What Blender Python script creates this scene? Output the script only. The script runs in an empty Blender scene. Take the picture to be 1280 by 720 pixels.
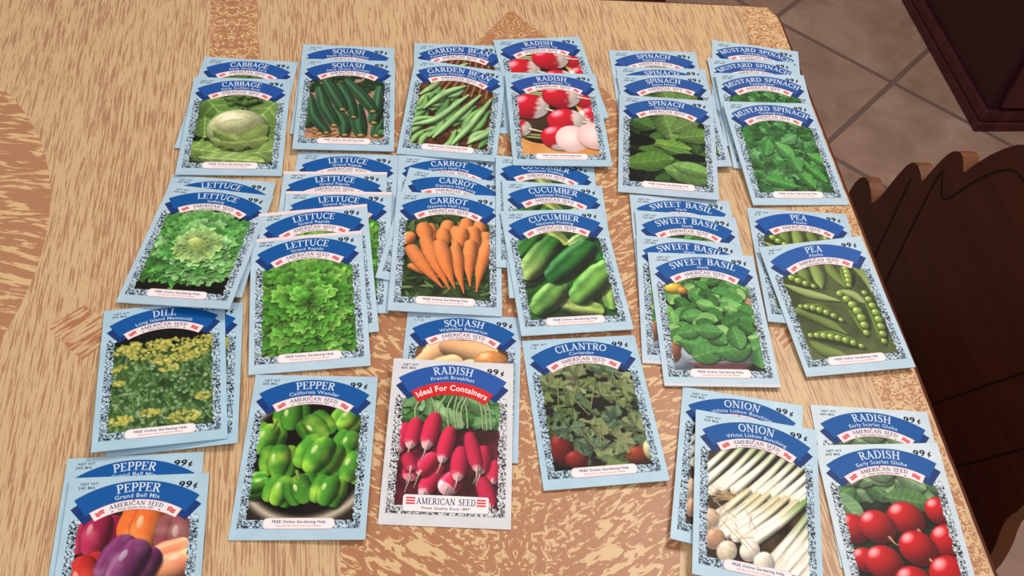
import bpy, bmesh, math, random
import numpy as np
from mathutils import Matrix, Vector

# ------------------------------------------------------------------ basics
scene = bpy.context.scene
col = bpy.data.collections.new('scene'); scene.collection.children.link(col)
W = 0.0825                       # packet width, metres
ASP = 1.454                      # packet height / width
UP = 5e-5                        # one printed layer above the next

def lin(c):
    c = np.asarray(c, dtype=float)
    return np.where(c <= .04045, c / 12.92, ((c + .055) / 1.055) ** 2.4)
def L4(c): return tuple(float(q) for q in lin(c)) + (1.0,)

def tag(o, label=None, cat=None, group=None, kind=None):
    if label: o['label'] = label
    if cat: o['category'] = cat
    if group: o['group'] = group
    if kind: o['kind'] = kind
    return o

# ------------------------------------------------------------------ materials
def new_mat(name):
    m = bpy.data.materials.new(name); m.use_nodes = True
    nt = m.node_tree; b = nt.nodes['Principled BSDF']
    return m, nt, b
def nd(nt, t, **k):
    n = nt.nodes.new(t)
    for a, v in k.items(): setattr(n, a, v)
    return n
def ramp(nt, src, stops, interp='LINEAR'):
    r = nd(nt, 'ShaderNodeValToRGB'); r.color_ramp.interpolation = interp
    e = r.color_ramp.elements
    while len(e) < len(stops): e.new(.5)
    for q, (p, c) in zip(e, stops): q.position = p; q.color = L4(c)
    nt.links.new(src, r.inputs[0]); return r.outputs[0]
def noise(nt, vec, scale, detail=2, rough=.5, dist=0.0):
    n = nd(nt, 'ShaderNodeTexNoise'); n.inputs['Scale'].default_value = scale
    n.inputs['Detail'].default_value = detail; n.inputs['Roughness'].default_value = rough
    n.inputs['Distortion'].default_value = dist
    if vec is not None: nt.links.new(vec, n.inputs['Vector'])
    return n.outputs['Fac']
def mapping(nt, vec, scale=(1, 1, 1), rot=0.0, loc=(0, 0, 0)):
    m = nd(nt, 'ShaderNodeMapping'); m.inputs['Scale'].default_value = scale
    m.inputs['Rotation'].default_value = (0, 0, rot); m.inputs['Location'].default_value = loc
    nt.links.new(vec, m.inputs['Vector']); return m.outputs[0]
def objco(nt):
    return nd(nt, 'ShaderNodeTexCoord').outputs['Object']
def mth(nt, op, a, b=None, c=None):
    m = nd(nt, 'ShaderNodeMath', operation=op)
    for i, q in enumerate((a, b, c)):
        if q is None: continue
        if isinstance(q, (int, float)): m.inputs[i].default_value = q
        else: nt.links.new(q, m.inputs[i])
    return m.outputs[0]
def mixc(nt, f, a, b):
    m = nd(nt, 'ShaderNodeMix', data_type='RGBA')
    for key, q in ((0, f), (6, a), (7, b)):
        if isinstance(q, (int, float)): m.inputs[key].default_value = q
        elif isinstance(q, tuple): m.inputs[key].default_value = q
        else: nt.links.new(q, m.inputs[key])
    return m.outputs[2]

def print_mat():
    m, nt, b = new_mat('printed_paper')
    a = nd(nt, 'ShaderNodeAttribute', attribute_name='Col')
    n = noise(nt, objco(nt), 900, 1)
    v = nd(nt, 'ShaderNodeHueSaturation'); nt.links.new(a.outputs['Color'], v.inputs['Color'])
    nt.links.new(mth(nt, 'MULTIPLY_ADD', n, .08, .96), v.inputs['Value'])
    nt.links.new(v.outputs[0], b.inputs['Base Color'])
    b.inputs['Roughness'].default_value = .5; b.inputs['Specular IOR Level'].default_value = .18
    return m
def paper_mat(name, c, rough=.45):
    m, nt, b = new_mat(name)
    n = noise(nt, objco(nt), 60, 3)
    c = np.array(c)
    nt.links.new(ramp(nt, n, [(.3, tuple(c * .97)), (.7, tuple(np.minimum(c * 1.02, 1)))]), b.inputs['Base Color'])
    b.inputs['Roughness'].default_value = rough; b.inputs['Specular IOR Level'].default_value = .35
    return m
PRINT = print_mat()

TAN = (.84, .715, .55); TAN2 = (.81, .675, .51); DASH = (.685, .515, .39)
def grain_socket(nt, co, rot, sx, sy, lo, hi, dash=DASH):
    """short rusty dashes running along the grain on a tan ground"""
    v = mapping(nt, co, (1, 1, 1), rot)
    v2 = mapping(nt, v, (sx, sy, 1))
    n = noise(nt, v2, 1.0, 3, .60, .12)
    big = noise(nt, mapping(nt, v, (26, 5, 1)), 1.0, 2)
    f = mth(nt, 'ADD', n, mth(nt, 'MULTIPLY_ADD', big, .16, -.08))
    fine = noise(nt, mapping(nt, v, (1500, 160, 1)), 1.0, 1)
    base = ramp(nt, fine, [(.3, TAN2), (.7, TAN)])
    k = nd(nt, 'ShaderNodeMapRange'); k.inputs[1].default_value = lo; k.inputs[2].default_value = hi
    nt.links.new(f, k.inputs[0])
    return mixc(nt, k.outputs[0], base, L4(dash))
ROT = math.radians(-8.0)     # table axes against the world's
def finish(nt, b, c, rough=.38):
    nt.links.new(c, b.inputs['Base Color']); b.inputs['Roughness'].default_value = rough
    b.inputs['Specular IOR Level'].default_value = .3
def wood_mat():
    m, nt, b = new_mat('laminate_wood_grain'); co = objco(nt)
    finish(nt, b, grain_socket(nt, co, math.radians(-12.5), 900, 36, .52, .56)); return m
def oval_mat():
    m, nt, b = new_mat('laminate_oval_bark'); co = objco(nt)
    w = noise(nt, co, 12, 2)
    sh = nd(nt, 'ShaderNodeVectorMath', operation='ADD')
    cb = nd(nt, 'ShaderNodeCombineXYZ'); nt.links.new(mth(nt, 'MULTIPLY', w, .022), cb.inputs[1])
    nt.links.new(co, sh.inputs[0]); nt.links.new(cb.outputs[0], sh.inputs[1])
    n = noise(nt, mapping(nt, sh.outputs[0], (34, 230, 1), math.radians(-6)), 1.0, 4, .6, .35)
    finish(nt, b, ramp(nt, n, [(.46, (.70, .50, .37)), (.535, (.70, .50, .37)), (.56, (.86, .72, .53)), (1, (.86, .72, .53))])); return m
def marble_mat(name, axis=None, th=.53, scale=150, rot=-8):
    """rusty ground with tan blotches, mirrored about a line when an axis is given"""
    m, nt, b = new_mat(name); co = objco(nt)
    v = mapping(nt, co, (1, 1, 1), math.radians(rot))
    if axis is not None:
        s = nd(nt, 'ShaderNodeSeparateXYZ'); nt.links.new(v, s.inputs[0])
        cb = nd(nt, 'ShaderNodeCombineXYZ')
        ax = mth(nt, 'ABSOLUTE', mth(nt, 'SUBTRACT', s.outputs[0], axis))
        nt.links.new(ax, cb.inputs[0]); nt.links.new(s.outputs[1], cb.inputs[1])
        v = mapping(nt, cb.outputs[0], (1, 1, 1), math.radians(-32))
        # oblique dashes far from the axis, round blotches near it
        n1 = noise(nt, mapping(nt, v, (scale * .62, scale * 1.7, 1)), 1.0, 3, .55, 1.2)
        n2 = noise(nt, mapping(nt, v, (scale, scale, 1)), 1.0, 3, .55, 2.0)
        k = mth(nt, 'MINIMUM', mth(nt, 'MULTIPLY', ax, 16.0), 1.0)
        n = mth(nt, 'ADD', mth(nt, 'MULTIPLY', n1, k), mth(nt, 'MULTIPLY', n2, mth(nt, 'SUBTRACT', 1.0, k)))
    else:
        n = noise(nt, mapping(nt, v, (scale, scale, 1)), 1.0, 3, .6, 1.6)
    finish(nt, b, ramp(nt, n, [(th - .015, (.69, .475, .335)), (th + .015, (.86, .72, .54))])); return m
def hatch_mat(name, ang, a=.60):
    m, nt, b = new_mat(name); co = objco(nt)
    finish(nt, b, grain_socket(nt, co, ang, 420, 60, a - .2, a - .12, (.69, .465, .32))); return m

def tile_mat():
    m, nt, b = new_mat('ceramic_tile'); co = objco(nt)
    v = mapping(nt, co, (1, 1, 1), 0)
    br = nd(nt, 'ShaderNodeTexBrick'); br.offset = 0; br.squash = 1
    for k, q in (('Scale', 1.0), ('Mortar Size', .006), ('Mortar Smooth', .2), ('Bias', 0.0), ('Brick Width', .305), ('Row Height', .305)):
        br.inputs[k].default_value = q
    nt.links.new(v, br.inputs['Vector'])
    cl = noise(nt, co, 9, 4, .6, .6)
    c = ramp(nt, cl, [(.3, (.60, .475, .41)), (.55, (.69, .56, .495)), (.75, (.75, .64, .58))])
    br.inputs['Mortar'].default_value = L4((.40, .32, .295))
    out = mixc(nt, br.outputs['Fac'], c, L4((.49, .40, .37)))
    nt.links.new(out, b.inputs['Base Color']); b.inputs['Roughness'].default_value = .5
    bp = nd(nt, 'ShaderNodeBump'); bp.inputs['Strength'].default_value = .6; bp.inputs['Distance'].default_value = .004
    nt.links.new(mth(nt, 'SUBTRACT', 1.0, br.outputs['Fac']), bp.inputs['Height']); nt.links.new(bp.outputs[0], b.inputs['Normal'])
    return m
def dark_wood(name, c1, c2, rough=.4, sc=(30, 30, 4)):
    m, nt, b = new_mat(name)
    n = noise(nt, mapping(nt, objco(nt), sc), 1.0, 4, .55, .8)
    nt.links.new(ramp(nt, n, [(.3, c1), (.7, c2)]), b.inputs['Base Color'])
    b.inputs['Roughness'].default_value = rough; b.inputs['Specular IOR Level'].default_value = .25
    return m

# ------------------------------------------------------------------ mesh helpers
def mesh_obj(name, verts, faces, mats, parent=None, colors=None, fmat=None, smooth=False):
    me = bpy.data.meshes.new(name)
    me.from_pydata([tuple(map(float, v)) for v in verts], [], [tuple(map(int, f)) for f in faces])
    for mm in (mats if isinstance(mats, (list, tuple)) else [mats]): me.materials.append(mm)
    if colors is not None:
        ca = me.color_attributes.new('Col', 'FLOAT_COLOR', 'POINT')
        ca.data.foreach_set('color', np.ascontiguousarray(colors, dtype=np.float32).ravel())
    if fmat is not None: me.polygons.foreach_set('material_index', np.asarray(fmat, dtype=np.int32))
    if smooth: me.polygons.foreach_set('use_smooth', np.ones(len(me.polygons), dtype=bool))
    me.update()
    o = bpy.data.objects.new(name, me); col.objects.link(o)
    if parent: o.parent = parent
    return o
def bm_obj(name, bm, mat, parent=None, smooth=False):
    me = bpy.data.meshes.new(name); bm.normal_update(); bm.to_mesh(me); bm.free()
    for mm in (mat if isinstance(mat, (list, tuple)) else [mat]): me.materials.append(mm)
    if smooth:
        for p in me.polygons: p.use_smooth = True
    o = bpy.data.objects.new(name, me); col.objects.link(o)
    if parent: o.parent = parent
    return o
def box(bm, x0, x1, y0, y1, z0, z1, bev=0.0):
    t = bmesh.new()
    bmesh.ops.create_cube(t, size=1)
    for v in t.verts:
        v.co = Vector(((x0 + x1) / 2 + v.co.x * (x1 - x0), (y0 + y1) / 2 + v.co.y * (y1 - y0), (z0 + z1) / 2 + v.co.z * (z1 - z0)))
    if bev: bmesh.ops.bevel(t, geom=t.edges[:], offset=bev, segments=2, affect='EDGES', profile=.5)
    me = bpy.data.meshes.new('t'); t.to_mesh(me); t.free(); bm.from_mesh(me); bpy.data.meshes.remove(me)
def lathe(bm, prof, cx, cy, n=20):
    rings = []
    for r, z in prof:
        rings.append([bm.verts.new((cx + r * math.cos(2 * math.pi * k / n), cy + r * math.sin(2 * math.pi * k / n), z)) for k in range(n)])
    for a, b in zip(rings, rings[1:]):
        for k in range(n): bm.faces.new((a[k], a[(k + 1) % n], b[(k + 1) % n], b[k]))
    bm.faces.new(rings[0][::-1]); bm.faces.new(rings[-1])
def prism(bm, pts, z0, z1, bev=0):
    lo = [bm.verts.new((x, y, z0)) for x, y in pts]; hi = [bm.verts.new((x, y, z1)) for x, y in pts]
    n = len(pts); bm.faces.new(lo[::-1]); top = bm.faces.new(hi)
    for k in range(n): bm.faces.new((lo[k], lo[(k + 1) % n], hi[(k + 1) % n], hi[k]))
    return top

# ------------------------------------------------------------------ lettering
def arcpts(cx, cy, rx, ry, a0, a1, n=12):
    return [(cx + rx * math.cos(math.radians(a0 + (a1 - a0) * k / n)), cy + ry * math.sin(math.radians(a0 + (a1 - a0) * k / n))) for k in range(n + 1)]
TK, TN = .17, .09
def G_stem(x, y0=0, y1=1, w=TK, s0=True, s1=True):
    r = [([(x, y0), (x, y1)], w)]
    if s0: r.append(([(x - .19, y0 + .03), (x + .19, y0 + .03)], .06))
    if s1: r.append(([(x - .19, y1 - .03), (x + .19, y1 - .03)], .06))
    return r
def G_arc(cx, cy, rx, ry, a0, a1, tv=TK, th=TN):
    p = arcpts(cx, cy, rx, ry, a0, a1)
    w = [th + (tv - th) * abs(math.cos(math.radians(a0 + (a1 - a0) * k / 12))) for k in range(13)]
    return [(p, w)]
def serif(x, y, w=.3): return [([(x - w / 2, y), (x + w / 2, y)], .06)]
GL = {
 'A': (.92, [([(.13, 0), (.47, 1)], TN), ([(.43, 1), (.80, 0)], TK), ([(.26, .34), (.66, .34)], .08)] + serif(.13, .03) + serif(.80, .03)),
 'B': (.78, G_stem(.22) + G_arc(.38, .75, .27, .22, -90, 90) + G_arc(.40, .26, .31, .24, -90, 90) + [([(.2, .97), (.4, .97)], .07), ([(.2, .52), (.42, .52)], .07), ([(.2, .03), (.42, .03)], .07)]),
 'C': (.86, G_arc(.5, .5, .38, .47, 45, 315) + [([(.78, .97), (.78, .68)], .07), ([(.78, .30), (.80, .12)], .07)]),
 'D': (.92, G_stem(.22) + G_arc(.40, .5, .41, .46, -90, 90) + [([(.2, .965), (.42, .965)], .07), ([(.2, .035), (.42, .035)], .07)]),
 'E': (.76, G_stem(.22) + [([(.2, .965), (.66, .965)], .07), ([(.2, .52), (.52, .52)], .07), ([(.2, .035), (.70, .035)], .07), ([(.65, .99), (.65, .76)], .07), ([(.69, .0), (.69, .26)], .07), ([(.51, .62), (.51, .42)], .06)]),
 'G': (.92, G_arc(.5, .5, .38, .47, 45, 330) + [([(.78, .97), (.78, .70)], .07), ([(.80, .44), (.80, .08)], TK * .8)] + serif(.78, .45, .32)),
 'H': (.98, G_stem(.22) + G_stem(.78) + [([(.2, .52), (.8, .52)], .08)]),
 'I': (.46, G_stem(.23)),
 'L': (.74, G_stem(.22, s0=False) + [([(.05, .035), (.68, .035)], .07), ([(.67, .0), (.67, .28)], .07)]),
 'M': (1.16, G_stem(.2, w=TN) + G_stem(.97) + [([(.2, 1), (.57, .05)], TK), ([(.57, .05), (.93, 1)], TN)]),
 'N': (1.0, G_stem(.2, w=TN) + G_stem(.82, w=TN, s0=False) + [([(.2, 1), (.82, 0)], TK)]),
 'O': (.94, G_arc(.47, .5, .38, .46, 0, 360)),
 'P': (.74, G_stem(.22) + G_arc(.38, .72, .29, .25, -90, 90) + [([(.2, .965), (.4, .965)], .07), ([(.2, .47), (.4, .47)], .07)]),
 'Q': (.94, G_arc(.47, .5, .38, .46, 0, 360) + [([(.5, .08), (.72, -.1), (.95, -.2)], .12)]),
 'R': (.88, G_stem(.22) + G_arc(.38, .74, .28, .23, -90, 90) + [([(.2, .965), (.4, .965)], .07), ([(.2, .51), (.4, .51)], .07), ([(.42, .5), (.80, .02)], TK)] + serif(.82, .03, .2)),
 'S': (.68, [([(.56, .80), (.50, .92), (.34, .97), (.18, .90), (.13, .76), (.22, .62), (.36, .53), (.52, .43), (.59, .28), (.54, .12), (.36, .035), (.18, .07), (.10, .22)], [.07, .08, .09, .12, .15, .18, .19, .18, .15, .12, .09, .08, .07]), ([(.57, .98), (.57, .72)], .06), ([(.1, .28), (.1, .0)], .06)]),
 'T': (.80, G_stem(.4, s1=False) + [([(.05, .965), (.75, .965)], .07), ([(.06, .99), (.06, .74)], .07), ([(.74, .99), (.74, .74)], .07)]),
 'U': (.94, [([(.2, 1), (.2, .35)], TK), ([(.76, 1), (.76, .35)], TN)] + G_arc(.48, .35, .28, .32, 180, 360, TN * 1.4, .12) + serif(.2, .97, .32) + serif(.76, .97, .3)),
 'W': (1.26, [([(.12, 1), (.38, 0)], TK), ([(.38, 0), (.64, .95)], TN), ([(.62, .95), (.88, 0)], TK), ([(.88, 0), (1.12, 1)], TN)] + serif(.12, .97) + serif(.62, .97, .26) + serif(1.12, .97, .26)),
}
def strip(pts, w):
    P = np.array(pts, float); n = len(P)
    ws = np.full(n, w) if np.isscalar(w) else np.array(w, float)
    T = np.gradient(P, axis=0); T /= np.maximum(np.linalg.norm(T, axis=1, keepdims=True), 1e-9)
    N = np.stack([-T[:, 1], T[:, 0]], 1) * ws[:, None] / 2
    V = np.concatenate([P + N, P - N]); F = [(k, k + 1, n + k + 1, n + k) for k in range(n - 1)]
    return V, F
_cap = {}
def caps(text):
    """serif capitals, height 1, start at x 0: verts, faces, width"""
    if text in _cap: return _cap[text]
    V, F, x, nv = [], [], 0.0, 0
    for ch in text:
        if ch == ' ': x += .50; continue
        adv, st = GL[ch]
        for pts, w in st:
            v, f = strip(pts, w); v = v + np.array([x, 0])
            V.append(v); F += [tuple(i + nv for i in q) for q in f]; nv += len(v)
        x += adv + .03
    _cap[text] = (np.concatenate(V), F, x - .03); return _cap[text]
_txt = {}
def plain(text, bold=0.0):
    """the built-in face, capital height 1"""
    if (text, bold) in _txt: return _txt[(text, bold)]
    cu = bpy.data.curves.new('t', 'FONT'); cu.body = text; cu.size = 1; cu.resolution_u = 2; cu.offset = bold
    cu.space_character = 1.06
    o = bpy.data.objects.new('t', cu); scene.collection.objects.link(o)
    dg = bpy.context.evaluated_depsgraph_get(); dg.update()
    me = bpy.data.meshes.new_from_object(o.evaluated_get(dg))
    V = np.array([v.co[:2] for v in me.vertices]) / .69; F = [tuple(p.vertices) for p in me.polygons]
    bpy.data.objects.remove(o); bpy.data.curves.remove(cu); bpy.data.meshes.remove(me)
    V[:, 0] -= V[:, 0].min()
    _txt[(text, bold)] = (V, F, V[:, 0].max()); return _txt[(text, bold)]
# ------------------------------------------------------------------ printed pictures, painted numerically onto a grid
U0, U1, V0, V1 = .04, .96, .26, 1.39
RW, RH = 138, 170
PX = (U1 - U0) / (RW - 1) / .8
gu = np.linspace(U0, U1, RW); gv = np.linspace(V0, V1, RH)
GU, GV = np.meshgrid(gu, gv)
AX, AY = (GU - .1) / .8, (GV - .26) / .8      # picture frame: x 0..1, y 0 (top)..1.3
def vnoise(x, y, seed):
    r = np.random.RandomState(seed).rand(64, 64)
    xi, yi = np.floor(x).astype(int), np.floor(y).astype(int); fx, fy = x - xi, y - yi
    fx, fy = fx * fx * (3 - 2 * fx), fy * fy * (3 - 2 * fy)
    g = lambda a, b: r[a % 64, b % 64]
    return (g(yi, xi) * (1 - fx) + g(yi, xi + 1) * fx) * (1 - fy) + (g(yi + 1, xi) * (1 - fx) + g(yi + 1, xi + 1) * fx) * fy
def fbm(x, y, seed, o=3):
    s, a, t = 0, 1, 0
    for k in range(o): s = s + a * vnoise(x * 2 ** k, y * 2 ** k, seed + k); t += a; a *= .5
    return s / t
LG = np.array([-.45, -.62, .64])
class Art:
    def __init__(s, c, seed=1, var=.25, sc=9, c2=None):
        s.r = random.Random(seed); s.k = seed
        n = fbm(AX * sc, AY * sc, seed, 4)[..., None]
        c = np.array(c); c2 = np.array(c2) if c2 is not None else c * (1 - var)
        t = np.clip((n - .3) / .4, 0, 1)
        s.C = c * t + c2 * (1 - t)
    def put(s, a, c): s.C = s.C * (1 - a[..., None]) + c * a[..., None]
    def dark(s, a, k=.45): s.C = s.C * (1 - (a * k)[..., None])
    def fin(s, d, c, shade, sh=.02, k=.4, hl=None):
        """d: signed distance (negative inside)"""
        if sh:
            n = max(1, int(sh / PX)); D = np.roll(np.roll(d, n, 0), n // 2, 1); s.dark(np.clip(.5 - D / (PX * 3), 0, 1), k)
        a = np.clip(.5 - d / PX, 0, 1)
        c = c * shade[..., None]
        if hl is not None: c = c + hl[..., None]
        s.put(a, np.clip(c, 0, 1))
    def ball(s, cx, cy, rx, ry, ang=0, c=(1, 0, 0), c2=None, mixf=None, spec=.5, amb=.45, tex=0, sh=.025, k=.5, lobes=0):
        ca, sa = math.cos(math.radians(ang)), math.sin(math.radians(ang))
        X, Y = AX - cx, AY - cy; x, y = (X * ca + Y * sa) / rx, (-X * sa + Y * ca) / ry
        th = np.arctan2(y, x); R = np.hypot(x, y)
        if lobes: R = R / (1 + .09 * np.abs(np.cos(th * lobes / 2)) - .04)
        nz = np.sqrt(np.clip(1 - R ** 2, 0, 1)); nx, ny = x * ca - y * sa, x * sa + y * ca
        dif = np.clip(nx * LG[0] + ny * LG[1] + nz * LG[2], 0, 1)
        shd = amb + (1.12 - amb) * dif
        if lobes: shd = shd * (.80 + .25 * np.abs(np.sin(x * lobes * 1.15 + s.r.random())) ** .6)
        base = np.ones(AX.shape + (3,)) * np.array(c)
        if c2 is not None:
            f = mixf(x, y) if mixf else np.clip(y, 0, 1)
            base = base * (1 - f[..., None]) + np.array(c2) * f[..., None]
        if tex: base = base * (1 - tex / 2 + tex * fbm(AX * 30, AY * 30, s.k + 7, 2))[..., None]
        hl = spec * np.clip(nx * LG[0] + ny * LG[1] + nz * LG[2] - .90, 0, 1) * 7
        if lobes: hl = spec * np.clip(fbm(AX * 11, AY * 11, s.k + 3, 2) - .56, 0, 1) * 3.2 * nz
        s.fin((R - 1) * min(rx, ry), base, shd, sh, k, hl)
    def worm(s, pts, rad, c, c2=None, f=None, amb=.45, spec=.25, sh=.015, k=.5, stripes=0, tex=0, ends=None):
        """tapered tube through pts; f(t) in 0..1 mixes c to c2 along its length"""
        P = np.array(pts, float)
        if len(P) > 2:      # smooth
            t = np.linspace(0, len(P) - 1, 14); i = np.clip(t.astype(int), 0, len(P) - 2); q = t - i
            Pm = np.vstack([2 * P[0] - P[1], P, 2 * P[-1] - P[-2]])
            a, b, cc, d = Pm[i], Pm[i + 1], Pm[i + 2], Pm[i + 3]; q = q[:, None]
            S = .5 * (2 * b + (cc - a) * q + (2 * a - 5 * b + 4 * cc - d) * q * q + (3 * b - a - 3 * cc + d) * q ** 3)
        else: S = np.array([P[0] + (P[1] - P[0]) * k_ for k_ in np.linspace(0, 1, 5)])
        n = len(S); rad = np.atleast_1d(rad).astype(float)
        R = np.interp(np.linspace(0, 1, n), np.linspace(0, 1, len(rad)), rad)
        D = np.full(AX.shape, 9.); T = np.zeros(AX.shape); O = np.zeros(AX.shape); Q = np.ones(AX.shape); TX = np.zeros(AX.shape); TY = np.ones(AX.shape)
        for j in range(n - 1):
            ax, ay = S[j]; bx, by = S[j + 1]; dx, dy = bx - ax, by - ay; L = math.hypot(dx, dy) + 1e-9
            q = np.clip(((AX - ax) * dx + (AY - ay) * dy) / L ** 2, 0, 1)
            ex, ey = AX - ax - dx * q, AY - ay - dy * q; r = R[j] + (R[j + 1] - R[j]) * q
            d = np.hypot(ex, ey) - r; m = d < D
            D = np.where(m, d, D); T = np.where(m, (j + q) / (n - 1), T); Q = np.where(m, r, Q)
            O = np.where(m, (ex * -dy + ey * dx) / L, O); TX = np.where(m, -dy / L, TX); TY = np.where(m, dx / L, TY)
        o = np.clip(O / np.maximum(Q, 1e-4), -1, 1); nz = np.sqrt(1 - o * o)
        l = TX * o * LG[0] + TY * o * LG[1] + nz * LG[2]
        shd = amb + (1.15 - amb) * np.clip(l / .85, 0, 1.1)
        base = np.ones(AX.shape + (3,)) * np.array(c)
        if c2 is not None:
            g = np.clip(f(T) if f else T, 0, 1)
            base = base * (1 - g[..., None]) + np.array(c2) * g[..., None]
        if stripes: base = base * (1 + .22 * np.sin(o * stripes + 2 * fbm(AX * 6, AY * 6, s.k, 2)))[..., None]
        if tex: base = base * (1 - tex / 2 + tex * fbm(AX * 40, AY * 40, s.k + 5, 2))[..., None]
        if ends is not None: base = np.where((T > .975)[..., None], np.array(ends), base)
        hl = spec * np.clip(l - .93, 0, 1) * 6
        s.fin(D, base, shd, sh, k, hl)
    def leaf(s, cx, cy, L, Wd, ang, c, vein=.25, ruf=0.0, sh=.02, k=.5, amb=.7, ribs=7, glow=0):
        a = math.radians(ang); ca, sa = math.cos(a), math.sin(a)
        X, Y = AX - cx, AY - cy; x, y = (X * ca + Y * sa) / L, (-X * sa + Y * ca)
        w = Wd * np.clip(1 - np.abs(2 * x - .15) ** 2.2, 0, 1) ** .75
        if ruf: w = w * (1 + ruf * (fbm(AX * 16, AY * 16, s.k + 11, 2) - .5) * 3)
        d = np.abs(y) - w; d = np.where(np.abs(x) > .58, 1, d)
        side = np.sign(y); t = np.clip(np.abs(y) / (w + 1e-4), 0, 1)
        sh_ = amb + .28 * side * (-sa * .5 - ca * .6) * np.sqrt(t) + .16 * (1 - t) + .1
        rib = np.clip(1 - np.abs(((x * ribs - np.abs(y) / Wd * 1.1) % 1) - .5) * 5, 0, 1) * (t < .9)
        mid = np.clip(1 - np.abs(y) / (PX * 1.1), 0, 1)
        sh_ = sh_ * (.90 + .22 * fbm(AX * 14 + cx * 9, AY * 14, s.k + 2, 2))
        base = np.ones(AX.shape + (3,)) * np.array(c)
        base = base + (vein * .5 * rib + vein * mid)[..., None] * np.array([.6, .7, .35])
        s.fin(d, base, sh_, sh, k)
def G(r, a, b): return a + (b - a) * r.random()

def art_cabbage():
    a = Art((.16, .24, .10), 3, c2=(.04, .07, .03), sc=7)
    for cx, cy, L, w, an, c in ((.22, .30, .75, .27, 55, (.38, .55, .22)), (.85, .33, .8, .25, 118, (.46, .62, .28)), (.5, .12, .5, .10, 10, (.25, .40, .15)), (.12, .62, .4, .15, 85, (.42, .58, .24)), (.9, .72, .5, .16, 70, (.34, .50, .2)),
                                (.20, 1.08, .75, .20, 12, (.48, .62, .28)), (.72, 1.12, .85, .20, -14, (.50, .63, .30)), (.45, 1.22, .8, .13, 4, (.56, .68, .36))):
        a.leaf(cx, cy, L, w, an, c, vein=.45, ruf=.25, ribs=5)
    for i in range(14): a.ball(G(a.r, .4, .75), G(a.r, .05, .24), .05, .045, c=(.33, .5, .2), spec=.1)
    a.ball(.53, .68, .38, .37, 0, (.60, .70, .36), (.80, .83, .60), lambda x, y: np.clip(.6 - y * .9 - x * .2, 0, 1), spec=.3, amb=.5, tex=.15, sh=.05, k=.7)
    for q in ((.42, .92, .5, .13, 12), (.68, .90, .45, .12, -14), (.36, .78, .35, .10, 30), (.72, .74, .4, .12, -40)): a.leaf(*q, (.56, .66, .32), vein=.12, ruf=.35, k=.3, sh=.012)
    a.ball(.50, .56, .26, .19, -8, (.76, .78, .52), (.88, .87, .68), lambda x, y: np.clip(.5 - y, 0, 1), spec=.2, amb=.72, tex=.2, sh=.012, k=.2)
    for x0, y0, x1, y1 in ((.26, .62, .55, .50), (.60, .44, .86, .66)): a.worm([(x0, y0), ((x0 + x1) / 2, (y0 + y1) / 2 - .04), (x1, y1)], [.003, .006, .003], (.82, .84, .58), sh=.01, k=.2, spec=0)
    return a
def art_zucchini():
    a = Art((.78, .58, .52), 5, c2=(.70, .48, .40), sc=4)
    for i in range(70):
        a.leaf(G(a.r, -.05, 1.05), G(a.r, .0, .34), .17, .05, G(a.r, 0, 360), (.10, .24, .11), vein=.12, ruf=.4, sh=.01)
    a.ball(.04, .9, .12, .2, 0, (.30, .45, .25), spec=.1)
    for i in range(10): a.worm([(G(a.r, 0, 1), 1.12), (G(a.r, 0, 1), 1.3)], .02, (.72, .50, .30), spec=0)
    L = [((.02, .45), (.10, .85), (.27, 1.14), .075), ((.96, .62), (.97, .9), (.9, 1.16), .10), ((.93, .28), (.90, .65), (.86, .92), .09), ((.37, .72), (.48, .95), (.50, 1.17), .085), ((.65, .66), (.66, .9), (.70, 1.16), .10),
         ((.14, .32), (.22, .65), (.36, .99), .09), ((.40, .22), (.52, .5), (.60, .83), .075), ((.50, .14), (.70, .45), (.84, .70), .085), ((.20, .10), (.33, .4), (.45, .68), .088)]
    for p0, p1, p2, r in L:
        r *= 1.08; a.worm([p0, p1, p2], [r * .55, r * .85, r, r * .98, r * .75], (.25, .45, .30), (.18, .35, .21), amb=.30, spec=.6, stripes=7, sh=.03, k=.7)
        a.ball(p2[0] + .01, p2[1] + r * .55, r * .42, r * .28, 0, (.80, .62, .30), spec=0, sh=0)
    a.ball(.98, 1.16, .07, .07, 0, (.28, .5, .22), spec=.1)
    return a
def art_bean():
    a = Art((.44, .24, .12), 8, c2=(.22, .10, .05), sc=14)
    for i in range(9): a.worm([(.35 + .08 * i, .0), (.2 + .1 * i, .3)], .02, (.62, .38, .2), spec=.1)
    r = a.r
    for i in range(46):
        x, y = G(r, -.05, .95), G(r, .15, 1.2); an = math.radians(G(r, 38, 74) if x < .5 else G(r, 45, 78)); L = G(r, .28, .5)
        dx, dy = math.cos(an) * L / 2, -math.sin(an) * L / 2; b = G(r, -.07, .07)
        c = r.choice([(.42, .62, .32), (.50, .68, .38), (.34, .55, .29), (.56, .72, .44), (.47, .66, .36)])
        a.worm([(x - dx, y - dy), (x + b, y + b), (x + dx, y + dy)], [.018, .044, .050, .044, .020], c, amb=.45, spec=.25, sh=.02, k=.65, stripes=2)
    for p in (((.02, .95), (.3, .8), (.66, .28)), ((.12, .62), (.35, .3), (.60, .10)), ((.55, 1.25), (.75, .85), (.97, .3)), ((.3, 1.15), (.5, .8), (.82, .25)), ((.75, 1.2), (.95, 1.0), (1.0, .85))):
        a.worm(p, [.018, .046, .052, .046, .018], (.56, .74, .46), amb=.42, spec=.3, sh=.03, k=.7, stripes=2)
    return a
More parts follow.
